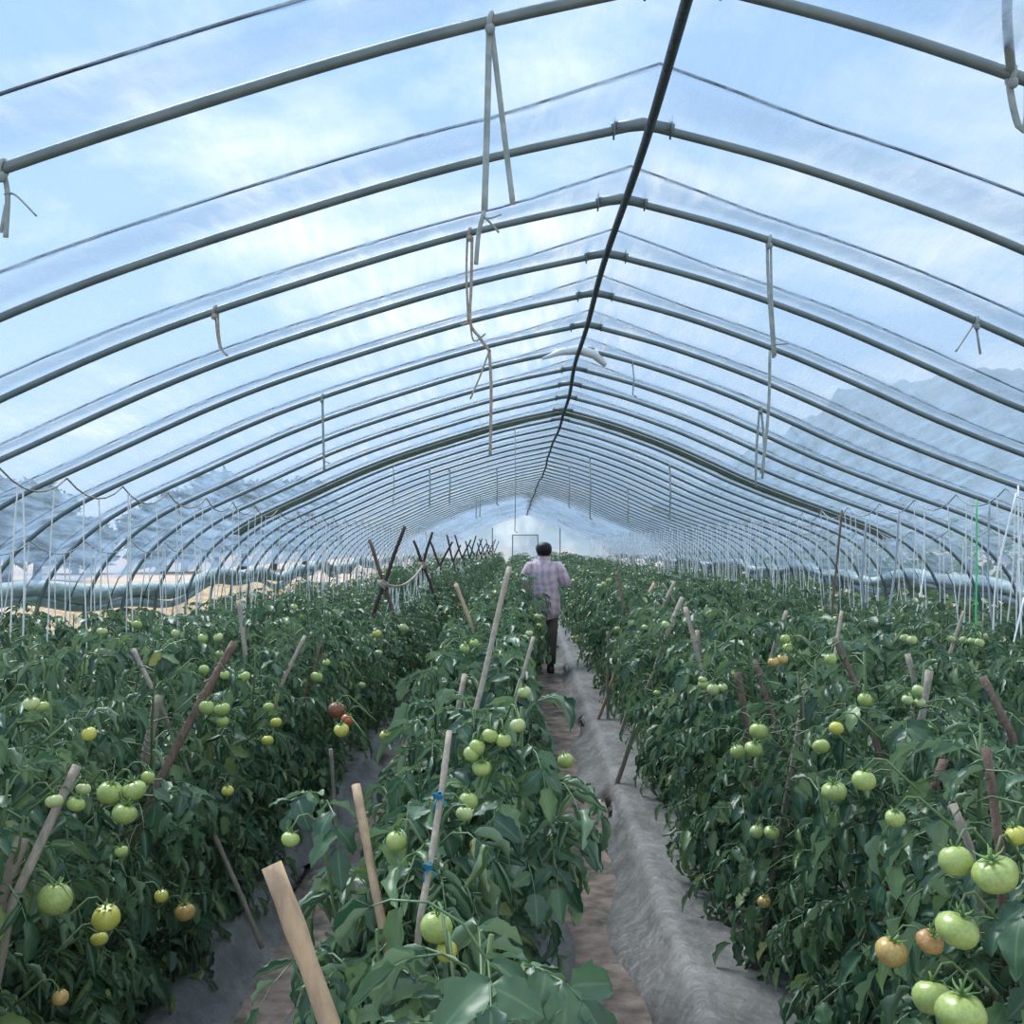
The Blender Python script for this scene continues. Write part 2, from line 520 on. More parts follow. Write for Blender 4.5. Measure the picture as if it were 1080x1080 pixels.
hoop_mesh = arch_tube(0.0165, 8).mesh('arch_pipe', M['pipe'])
hoop_mesh_far = arch_tube(0.0165, 5).mesh('arch_pipe', M['pipe'])
clip = MB()
clip.tube([(-.11, 0, APEX - .012), (0, 0, APEX + .002), (.11, 0, APEX - .019)], [.021, .024, .021], 8)
for sx in (-1, 1):
    clip.tube([(sx * .10, -.02, APEX - .045), (sx * .10, -.022, APEX + .02), (sx * .10, .022, APEX + .02), (sx * .10, .02, APEX - .045)], .004, 5)
clip_mesh = clip.mesh('ridge_sleeve', M['pipe'])
hoops = []
for i, d in enumerate(HOOP_D):
    if i == 0: continue
    r = empty('arched_pipe', (ridge_x(d), d, 0))
    link('bent_pipe', hoop_mesh if d < 16 else hoop_mesh_far, r)
    if d < 12:
        link('ridge_sleeve', clip_mesh, r)
    k = i - 2
    if k < 0:
        lab = 'grey steel arch pipe overhead behind the arch with the long cloth ties'
        g = 'arches above the camera'
    elif k < 12:
        extra = {0: 'with long grey cloth ties', 2: 'with a brown knotted cord on it', 6: 'wrapped in white plastic at the ridge',
                 10: 'under the olive strap'}.get(k, 'under the clear film')
        lab = f'{ORD[k]} visible grey steel arch pipe from the camera {extra}'
        g = 'arched roof pipes'
    elif k < 30:
        lab = 'thin grey arch pipe in the middle of the tunnel past the olive strap'
        g = 'arched pipes past the olive strap'
    else:
        lab = 'thin grey arch pipe deep in the tunnel near the end wall'
        g = 'arched pipes near the end wall'
    tag(r, lab, 'pipe', g)
    hoops.append(r)

# ridge pole under the arches
mb = MB()
pts = []
for j in range(0, 200):
    y = .6 + j * .248
    pts.append((ridge_x(y) + .006 * math.sin(y * 2.1) + .012 * math.sin(y * .7), y, APEX - .052 + .006 * math.sin(y * 1.7)))
mb.tube(pts, .0165, 8)
tag(mb.build('ridge_pole', M['ridge']), 'long black ridge pole running under the tops of the arches', 'pole')

# ------------------------------------------------------------------ film
Y0, Y1 = -1.6, 50.0
DIP = .085


def dip_at(y):
    return float(np.interp(y, [3, 7, 10, 13, 20, 27, 32, 50], [.085, .075, .055, .035, .02, .03, .08, .095]))


def film_dip(y):
    """the ropes outside press the film down between two arches"""
    ds = HOOP_D
    if y <= ds[0] or y >= ds[-1]:
        return 0.0
    k = int(np.searchsorted(ds, y)) - 1
    t = (y - ds[k]) / (ds[k + 1] - ds[k])
    tri = 1 - abs(2 * t - 1)
    return dip_at(y) * tri ** 1.15


ys = [-1.6, -.8, 0.0, .5]
for a, b in zip(HOOP_D[:-1], HOOP_D[1:]):
    ys += [a + (b - a) * k / 8 for k in range(8)]
ys += [HOOP_D[-1], 50.4]
NSEC = np.gradient(SECTION, axis=0)
NSEC = np.stack([-NSEC[:, 1], NSEC[:, 0]], 1)
NSEC /= np.linalg.norm(NSEC, axis=1)[:, None]


def dip_k(xo):
    return min(1.0, .38 + abs(xo) * 1.3)


def film_part(i0, i1, name, ys, m='film'):
    V = []
    n = i1 - i0
    for y in ys:
        for i in range(i0, i1):
            off = .022 - film_dip(y) * dip_k(SECTION[i, 0])
            k = 1.0 if SECTION[i, 1] > 1.3 else 0.2
            o = .022 + (off - .022) * k
            x = SECTION[i, 0] + NSEC[i, 0] * o + ridge_x(y)
            z = SECTION[i, 1] + NSEC[i, 1] * o
            w = .006 * math.sin(y * 9 + i * 1.3) * math.sin(i * .9 + y * 3.3)
            V.append((x + NSEC[i, 0] * w, y, z + NSEC[i, 1] * w))
    Q = []
    for j in range(len(ys) - 1):
        for i in range(n - 1):
            a = j * n + i
            Q.append((a, a + 1, a + n + 1, a + n))
    o = link(name, mesh_np(name, V, Q, M[m]))
    tag(o, kind='structure')
    return o


zc = SECTION[:, 1]
iL_bottom = next(i for i in range(len(zc)) if zc[i] > 1.22)
iL_top = next(i for i in range(len(zc)) if zc[i] > 1.95)
iR_top = max(i for i in range(len(zc)) if zc[i] > 1.95)
iR_bottom = max(i for i in range(len(zc)) if zc[i] > 1.12)
near_ys = [y for y in ys if y <= HOOP_D[16] + 1e-6]
far_ys = [y for y in ys if y >= HOOP_D[16] - 1e-6]
film_part(iL_top, iR_top + 1, 'ceiling', near_ys)
film_part(iL_top, iR_top + 1, 'ceiling', far_ys, 'film_plain')      # the second sheet, past the strap
film_part(iL_bottom, iL_top + 1, 'wall_left', ys)
film_part(iR_top, iR_bottom + 1, 'wall_right', ys)

# press ropes
for k in range(1, len(HOOP_D) - 1):
    y = .5 * (HOOP_D[k] + HOOP_D[k + 1])
    rope_mb = MB(); dp = dip_at(y)
    rope_mb.tube([(x + nx * (.03 - dp * dip_k(x)), 0, z + nz * (.03 - dp * dip_k(x))) for (x, z), (nx, nz) in list(zip(SECTION, NSEC))[4:-4]], .0048, 5)
    o = link('press_rope', rope_mb.mesh('press_rope', M['black_rope']))
    o.location = (ridge_x(y), y, 0)
    j = k - 1
    if j < 11:
        tag(o, f'thin black rope pressing the film down, the {ORD[j]} one seen from the camera', 'rope', 'press ropes over the film')
    elif j < 30:
        tag(o, 'thin dark rope over the film in the middle of the tunnel', 'rope', 'press ropes past the olive strap')
    else:
        tag(o, 'thin dark rope over the film deep in the tunnel', 'rope', 'press ropes near the end wall')


# olive strap band along one arch
def arch_band(y, w, off, m, i0, i1, name):
    mb = MB()
    rings = []
    for i in range(i0, i1):
        p = np.array([SECTION[i, 0] + ridge_x(y), 0, SECTION[i, 1]])
        n = np.array([NSEC[i, 0], 0, NSEC[i, 1]])
        a = p + n * off; b = p + n * (off + .008)
        rings.append([(a[0], y - w, a[2]), (a[0], y + w, a[2]), (b[0], y + w, b[2]), (b[0], y - w, b[2])])
    mb.rings(rings)
    return mb.build(name, m, loc=(ridge_x(y), y, 1.5))


tag(arch_band(11.42, .16, -.012, M['olive_band'], 14, len(SECTION) - 14, 'sealing_strap'),
    'wide olive strap along an arch where two film sheets meet', 'strap')
tag(arch_band(29.6, .18, -.012, M['film_roll'], 14, len(SECTION) - 14, 'sealing_strap'),
    'grey strap across the roof film deep in the tunnel', 'strap')

# white wrap at the ridge of one arch
mb = MB()
y = HOOP_D[8]
mb.tube([(ridge_x(y) - .28, y - .02, APEX - .085), (ridge_x(y) - .14, y, APEX - .03), (ridge_x(y), y, APEX - .012), (ridge_x(y) + .12, y + .02, APEX - .045), (ridge_x(y) + .2, y + .03, APEX - .13)],
        [.012, .034, .05, .05, .02], 9, flat=.8)
tag(mb.build('plastic_wrap', M['white_film'], loc=(ridge_x(y), y, APEX)), 'crumpled white plastic wrapped round an arch at the ridge', 'wrap')

# ------------------------------------------------------------------ end wall
D_END = HOOP_D[-1]
V = []; Q = []
n = len(SECTION)
for i in range(n):
    V.append((SECTION[i, 0] + ridge_x(D_END), D_END + .03, SECTION[i, 1]))
for i in range(n):
    V.append((SECTION[i, 0] + ridge_x(D_END), D_END + .03, 0))
for i in range(n - 1):
    Q.append((i, i + 1, n + i + 1, n + i))
tag(link('wall_back', mesh_np('wall_back', V, Q, M['film_end'], False)), kind='structure')
dx = -.05
mb = MB()
for a, b in (((dx - .62, 0), (dx - .62, 2.1)), ((dx + .62, 0), (dx + .62, 2.1)), ((dx - .62, 2.1), (dx + .62, 2.1)), ((dx - .62, 1.0), (dx + .62, 1.0)),
             ((dx - 1.6, 0), (dx - 1.6, 2.45)), ((dx + 1.7, 0), (dx + 1.7, 2.45))):
    mb.tube([(a[0], D_END - .02, a[1]), (b[0], D_END - .02, b[1])], .025, 6)
fr = mb.build('door_1', M['pipe'])
tag(fr, kind='structure')
M['film_door'] = film_material('white_door_film', (.80, .84, .86), 0.75, 0.1, (2, 1, 2))
mb = MB(); mb.V = [Vector(q) for q in ((dx - .6, D_END, .02), (dx + .6, D_END, .02), (dx + .6, D_END, 2.08), (dx - .6, D_END, 2.08))]; mb.Q = [(0, 1, 2, 3)]
mb.build('door_sheet', M['film_door'], fr, smooth=False)

# ------------------------------------------------------------------ ground
BEDS = [(-3.85, -2.62), (-2.40, -1.0), (-.80, .10), (.42, 2.02), (2.22, 4.15)]


def bed_h(x):
    h = 0.0
    for a, b in BEDS:
        t = min((x - a) / .16, (b - x) / .16, 1.0)
        if t > 0:
            h = max(h, .11 * (t * t * (3 - 2 * t)))
    return h


xs = np.linspace(-4.4, 4.9, 180)
yy = np.linspace(-1.5, 50.2, 200)
V = [(x, y, bed_h(x) + .012 * math.sin(x * 13 + y * 2.2) * math.sin(y * 3.1 + x * 4)) for y in yy for x in xs]
nx = len(xs)
Q = [(j * nx + i, j * nx + i + 1, (j + 1) * nx + i + 1, (j + 1) * nx + i) for j in range(len(yy) - 1) for i in range(nx - 1)]
tag(link('floor', mesh_np('floor', V, Q, M['soil'])), kind='structure')
names = ['along the side with the straw bank', 'below the row with crossed poles', 'under the row between the two aisles',
         'along the dirt aisle on the mountain side', 'along the side under the mountain']
for (a, b), nm in zip(BEDS, names):
    xs2 = np.linspace(a - .03, b + .03, 40)
    y2 = np.linspace(.3, 50, 420)
    V = []
    for y in y2:
        for k, x in enumerate(xs2):
            e = 1.0 if 0 < k < 39 else 0.0
            wob = (.05 * math.sin(y * 1.9 + a * 7) + .03 * math.sin(y * 4.7 + b * 5)) if k in (0, 1, 38, 39) else 0
            V.append((x + wob, y, bed_h(x + wob) + .02 * e + e * .008 * math.sin(y * 6 + x * 9) * math.sin(x * 17 + y * 2.3) - (.006 if not e else 0)))
    n2 = 40
    Q = [(j * n2 + i, j * n2 + i + 1, (j + 1) * n2 + i + 1, (j + 1) * n2 + i) for j in range(len(y2) - 1) for i in range(n2 - 1)]
    o = link('mulch_film', mesh_np('mulch_film', V, Q, M['mulch']))
    tag(o, 'silver grey mulch film over the bed ' + nm, 'plastic sheet', 'mulch films')

# outside
V = [(-900, -200, -.08), (900, -200, -.08), (900, 1500, -.08), (-900, 1500, -.08)]
tag(link('ground_outside', mesh_np('ground_outside', V, [(0, 1, 2, 3)], M['field'], False)), kind='structure')
# straw bank
xs3 = np.linspace(-8.4, -4.35, 26); y3 = np.linspace(4, 30, 110)
V = []
for y in y3:
    for x in xs3:
        t = (x + 8.4) / 4.05
        w = max(0.0, math.sin(math.pi * t)) ** .7 * min(1, (y - 4) / 2.0, (30 - y) / 3.0)
        hgt = .82 + .12 * math.sin(y * .9) + .08 * math.sin(y * 2.3 + 1) + .05 * math.sin(y * 5 + x * 3)
        V.append((x, y, -.08 + max(0, w) * hgt + (random.uniform(-.03, .03) if 0 < w else 0)))
n3 = 26
Q = [(j * n3 + i, j * n3 + i + 1, (j + 1) * n3 + i + 1, (j + 1) * n3 + i) for j in range(len(y3) - 1) for i in range(n3 - 1)]
tag(link('straw_bank', mesh_np('straw_bank', V, Q, M['straw'])), 'tan bank of straw and dry soil outside the open side of the tunnel', 'straw bank')

# rolled up side film, hanging in swags between the arches
def side_roll(side, label):
    xw = (-4.12 if side < 0 else 4.10)
    r = empty('film_roll', (xw + ridge_x(8), 8, 1.15))
    for part in range(2):
        mb = MB(); pts = []; rad = []
        for j in range(0, 330):
            y = 1.0 + j * .148
            s = .055 * math.sin(y * 1.15 + side) + .03 * math.sin(y * 2.7)
            pts.append(Vector((xw + ridge_x(y) + side * (.045 if part == 0 else .075), y, (1.19 if part == 0 else 1.08) + s * (1 if part == 0 else 1.4))) - r.location)
            rad.append((.075 if part == 0 else .045) * (1 + .2 * math.sin(y * 3.1 + part * 2)))
        mb.tube(pts, rad, 9)
        mb.build('rolled_sheet' if part == 0 else 'loose_flap', M['film_roll'], r)
    tag(r, label, 'rolled film', 'rolled side films')


side_roll(-1, 'grey green roll of side film hanging above the straw bank')
side_roll(1, 'grey green roll of side film hanging below the mountain view')

HAZE = .0021
# mountain
MPTS = [(700, 530), (745, 512), (775, 488), (795, 470), (828, 462), (838, 444), (872, 437), (884, 411), (925, 405), (960, 402), (1005, 392), (1045, 389), (1090, 391), (1150, 380), (1230, 392), (1330, 430), (1450, 500), (1520, 545)]
D_M = 420.0
top = []
for (a, b), (c, d) in zip(MPTS[:-1], MPTS[1:]):
    for k in range(6):
        t = k / 6
        p = P(a + (c - a) * t, b + (d - b) * t, D_M)
        top.append((p.x, p.z + random.uniform(-1.2, 1.2)))
rows = []
for j, (f, dy) in enumerate(((0, -150), (.25, -110), (.55, -70), (.85, -30), (1, 0), (.9, 60), (.5, 150), (0, 260))):
    rows.append([(x * (1 + dy / 900), D_M + dy + random.uniform(-9, 9) * (0 < f < 1), -1 + (z + 1) * f + random.uniform(-3, 3) * (0 < f < 1)) for x, z in top])
nm = len(top)
V = [p for r in rows for p in r]
Q = [(j * nm + i, j * nm + i + 1, (j + 1) * nm + i + 1, (j + 1) * nm + i) for j in range(len(rows) - 1) for i in range(nm - 1)]
tag(link('mountain', mesh_np('mountain', V, Q, M['rock'], False)), kind='structure')


# the hazy air over the open land on both sides of the tunnel
hz = bpy.data.materials.new('summer_haze'); hz.use_nodes = True
hz.node_tree.nodes.clear()
ho = hz.node_tree.nodes.new('ShaderNodeOutputMaterial')
hv = hz.node_tree.nodes.new('ShaderNodeVolumePrincipled')
hv.inputs['Absorption Color'].default_value = (0, 0, 0, 1)
hv.inputs['Color'].default_value = (.56, .75, .95, 1); hv.inputs['Density'].default_value = HAZE
hz.node_tree.links.new(hv.outputs[0], ho.inputs['Volume'])
for bx in (((9, 12, -.3), (700, 440, 84)), ((-260, 12, -.3), (-10, 300, 20))):
    mb = MB(); mb.box(*bx)
    tag(mb.build('haze', hz, smooth=False), 'blue summer haze over the open land beyond the film', 'haze', 'haze', 'stuff')


# trees in the field beyond the straw bank
def tree(px, py, d, w, label, seed):
    rr = random.Random(seed)
    tp = P(px, py, d)
    r = empty('tree', (tp.x, d, -.08))
    h = tp.z + .08
    mb = MB(); mb.tube([(0, 0, 0), (.1, 0, h * .4), (0, .1, h * .75)], [.22, .16, .06], 7)
    mb.build('trunk', M['bark'], r)
    V = []; T = []
    for k in range(420):
        a = rr.uniform(0, 6.283); u = rr.uniform(-1, 1); q = rr.random() ** .4
        s = math.sqrt(1 - u * u)
        lump = 1 + .25 * math.sin(3 * a + seed) * s + .15 * math.sin(5 * u + seed)
        c = Vector((math.cos(a) * s * w * q * lump, math.sin(a) * s * w * q * lump, h * .58 + u * h * .42 * q * (lump if u < 0 else 1)))
        for t in range(5):
            e = [c + Vector((rr.gauss(0, .26), rr.gauss(0, .26), rr.gauss(0, .2))) for _ in range(3)]
            b = len(V); V += [tuple(p) for p in e]; T.append((b, b + 1, b + 2))
    link('crown', mesh_np('crown', V, None, M['tree'], False, tris=T), r)
    tag(r, label, 'tree', 'trees beyond the straw bank')


for k, (px, py, d, w, lab) in enumerate([
        (8, 505, 46, 2.0, 'hazy tree outside at the edge of the view'), (40, 512, 48, 1.8, 'hazy short tree second from the view edge beyond the film'),
        (80, 545, 60, 2.2, 'low hazy tree in the gap beyond the straw bank'), (170, 530, 62, 2.4, 'low hazy tree starting the wood beyond the straw bank'),
        (195, 514, 64, 2.4, 'hazy tree seen through the film left of the tallest tree'), (228, 495, 66, 2.6, 'tallest hazy tree seen through the film beyond the straw bank'),
        (258, 504, 68, 2.6, 'hazy tree seen through the film right of the tallest tree'), (290, 510, 70, 2.5, 'hazy round tree seen through arches far past the straw bank'),
        (322, 505, 72, 2.5, 'last hazy tree of the wood, deepest along the tunnel side')]):
    tree(px, py, d, w, lab, k + 3)

rgw = np.random.default_rng(5)
nW = 11000
wp = np.stack([rgw.uniform(4.95, 6.6, nW), rgw.uniform(5, 40, nW), rgw.random(nW) ** .8 * 1.3], 1)
far_ = rgw.random(nW) < .45
wp[far_, 0] += 3.2 + rgw.random(far_.sum()) * 2; wp[far_, 2] *= 1.6
wd = rgw.normal(0, 1, (nW, 3)); wd[:, 2] = np.abs(wd[:, 2]) * .8; wd /= np.linalg.norm(wd, axis=1)[:, None]
wl = rgw.uniform(.14, .30, nW)
V, Q, A = leaflets(rgw, wp, wd, rgw.normal(0, 1, (nW, 3)) + [0, 0, 1.5], wl, wl * .3, np.full(nW, .6), np.full(nW, .9), (3, 2))
A[:, 2] *= .8
tag(link('weeds', mesh_np('weeds', V, Q, M['leaf'], True, A)), 'dark tangle of weeds outside along the mountain side of the tunnel', 'weeds', kind='stuff')

# tyre lying on the bank
mb = MB()
tp = P(131, 651, 11.5)
ring = []
for k in range(25):
    a = 2 * math.pi * k / 24
    ring.append((tp.x + .13 * math.cos(a), tp.y + .05 * math.cos(a), tp.z - .05 + .13 * math.sin(a)))
mb.tube(ring, .032, 8, cap=False)
tag(mb.build('hose_coil', M['tyre'], loc=tp), 'black coil of hose standing at the edge of the straw bank', 'hose')


# ------------------------------------------------------------------ tomato plants
def plant_layout(seed, h, spread=1.0, nleaf=46, lscale=1.0, low=0.0):
    """stems and compound leaves of one plant; leaflets as flat arrays"""
    rng = np.random.default_rng(seed)
    stems = []
    lean = rng.uniform(-.06, .06, 2)
    main = [np.array([lean[0] * t + .02 * math.sin(5 * t + seed), lean[1] * t + .02 * math.cos(4 * t + seed), h * .96 * t]) for t in np.linspace(0, 1, 9)]
    stems.append((main, .008, .004))
    for s in range(3):
        t0 = rng.uniform(.15, .6); az = rng.uniform(0, 6.283)
        a = main[int(t0 * 8)]
        ln = rng.uniform(.3, .5) * h
        sh = [a + np.array([math.cos(az) * .20 * spread * math.sin(t * 1.5), math.sin(az) * .18 * math.sin(t * 1.5), ln * t]) for t in np.linspace(0, 1, 6)]
        stems.append((sh, .0055, .003))
    pos = []; dirs = []; nrm = []; L = []; W = []; curl = []; bend = []; rach = []
    for k in range(nleaf):
        if low and rng.random() < low:
            st = main; t = rng.uniform(.03, .42)
        elif rng.random() < .62:
            st = main; t = .04 + .94 * (k / nleaf + rng.uniform(-.02, .02))
        else:
            st = stems[rng.integers(1, 4)][0]; t = rng.uniform(.2, 1)
        t = min(max(t, 0.06), 1.0)
        f = t * (len(st) - 1); i0 = min(int(f), len(st) - 2)
        base = st[i0] + (st[i0 + 1] - st[i0]) * (f - i0)
        az = k * 2.4 + rng.uniform(-.5, .5)
        ln = rng.uniform(.19, .32) * lscale * (1.0 if base[2] < h * .8 else .75)
        el0 = rng.uniform(.15, .75) + (.3 if base[2] > h * .85 else 0)
        el1 = el0 - rng.uniform(.9, 1.7)
        hx = np.array([math.cos(az) * spread, math.sin(az), 0.0])
        hx /= np.linalg.norm(hx)
        pts = [base]
        nseg = 7
        for s in range(nseg):
            el = el0 + (el1 - el0) * s / (nseg - 1)
            pts.append(pts[-1] + (hx * math.cos(el) * (spread if abs(hx[0]) > .5 else 1) + np.array([0, 0, math.sin(el)])) * ln / nseg)
        pts = np.array(pts)
        rach.append(pts)
        side = np.cross(hx, [0, 0, 1])
        kroll = abs(rng.normal(1.3, .8)) + .25
        def add(tt, sgn, size):
            f = tt * nseg; i0 = min(int(f), nseg - 1)
            p = pts[i0] + (pts[i0 + 1] - pts[i0]) * (f - i0)
            tg = pts[i0 + 1] - pts[i0]; tg /= np.linalg.norm(tg)
            up = np.cross(side, tg)
            if up[2] < 0: up = -up
            if sgn == 0:
                dd = tg + np.array([0, 0, -.25])
            else:
                a = rng.uniform(.75, 1.25)
                dd = tg * math.cos(a) + side * sgn * math.sin(a) + np.array([0, 0, rng.uniform(-.55, .1)])
            dd /= np.linalg.norm(dd)
            nn = up + rng.normal(0, .38, 3)
            l_ = size * rng.uniform(.75, 1.15) * lscale
            pos.append(p); dirs.append(dd); nrm.append(nn); L.append(l_)
            W.append(l_ * rng.uniform(.26, .36)); curl.append(min(2.6, max(.15, kroll + rng.normal(0, .35)))); bend.append(rng.uniform(.15, 1.3))
        for tt, sz in ((.38, .062), (.6, .082), (.82, .080)):
            for sgn in (-1, 1):
                if rng.random() < .94:
                    add(tt + rng.uniform(-.04, .04), sgn, sz)
        for tt in (.49, .71):
            if rng.random() < .6:
                add(tt, rng.choice([-1, 1]), .04)
        add(1.0, 0, .095)
    arr = dict(pos=np.array(pos), dirs=np.array(dirs), nrm=np.array(nrm), L=np.array(L), W=np.array(W), curl=np.array(curl), bend=np.array(bend))
    return rng, stems, arr, rach


def foliage_arrays(lay, res, keep=None, rachis=True):
    rng, stems, a, rach = lay
    if keep is None:
        keep = np.ones(len(a['pos']), bool)
    V, Q, A = leaflets(rng, a['pos'][keep], a['dirs'][keep], a['nrm'][keep], a['L'][keep], a['W'][keep], a['curl'][keep], a['bend'][keep], res)
    if rachis:
        mb = MB()
        for pts in rach:
            mb.tube([tuple(p) for p in pts[::2]] + [tuple(pts[-1])], [.0028, .0024, .002, .0016, .001], 4, cap=False)
        v = np.array([tuple(x) for x in mb.V]); q = np.array(mb.Q) + len(V)
        V = np.concatenate([V, v]); Q = np.concatenate([Q, q])
        A = np.concatenate([A, np.tile([0.5, 0.0, .8], (len(v), 1))])
    return V, Q, A


def foliage_mesh(lay, res, keep=None, rachis=True):
    V, Q, A = foliage_arrays(lay, res, keep, rachis)
    return mesh_np('foliage', V, Q, M['leaf'], True, A)


def stem_mesh(stems):
    mb = MB()
    for pts, r0, r1 in stems:
        mb.tube([tuple(p) for p in pts], list(np.linspace(r0, r1, len(pts))), 6)
    return mb.mesh('stem', M['stem'])


def tomato_mesh(m, ribs, squash, seed):
    V = []; Q = []; T = []
    nu, nv = 18, 10
    rr = random.Random(seed); p0 = rr.uniform(0, 6)
    for i in range(nv + 1):
        th = math.pi * i / nv
        for k in range(nu):
            a = 2 * math.pi * k / nu
            r = .5 * math.sin(th) * (1 + ribs * math.cos(5 * a + p0) * (1 - .5 * i / nv) + .02 * math.sin(2 * a + seed))
            z = .5 * squash * math.cos(th)
            z -= .10 * math.exp(-(math.sin(th) / .33) ** 2) * (1 if i < nv / 2 else -.3)
            V.append((r * math.cos(a), r * math.sin(a), z))
    for i in range(nv):
        for k in range(nu):
            k2 = (k + 1) % nu
            Q.append((i * nu + k, (i + 1) * nu + k, (i + 1) * nu + k2, i * nu + k2))
    return mesh_np('tomato', V, Q, m)


TOM = {}
for key, mm in (('g', 'tom_green'), ('p', 'tom_pale'), ('y', 'tom_yellow'), ('o', 'tom_orange'), ('r', 'tom_red'), ('m', 'tom_blush'), ('b', 'tom_brown')):
    TOM[key] = [tomato_mesh(M[mm], rb, sq, s) for rb, sq, s in ((.035, .88, 1), (.06, .8, 2), (.02, .96, 3))]
mb = MB()
for k in range(6):
    a = k * math.pi / 3 + .2
    c, s = math.cos(a), math.sin(a)
    mb.rings([[(c * r - s * w, s * r + c * w, z), (c * r, s * r, z + .012), (c * r + s * w, s * r - c * w, z), (c * r, s * r, z - .004)]
              for r, w, z in ((.03, .05, .36), (.16, .055, .41), (.30, .035, .45), (.40, .006, .54))])
mb.tube([(0, 0, .33), (.03, 0, .48), (.08, .03, .62)], [.045, .035, .03], 6)
CALYX = mb.mesh('calyx', M['calyx'])


def add_tomato(parent, local, size, key, rng_, calyx=True, label=None, tilt=.4):
    o = link('tomato', rng_.choice(TOM[key]), parent)
    o.location = local
    o.scale = (size, size, size)
    o.rotation_euler = (rng_.uniform(-tilt, tilt), rng_.uniform(-tilt, tilt), rng_.uniform(0, 6.28))
    if calyx:
        link('calyx', CALYX, o)
    if label:
        o['label'] = label
    return o


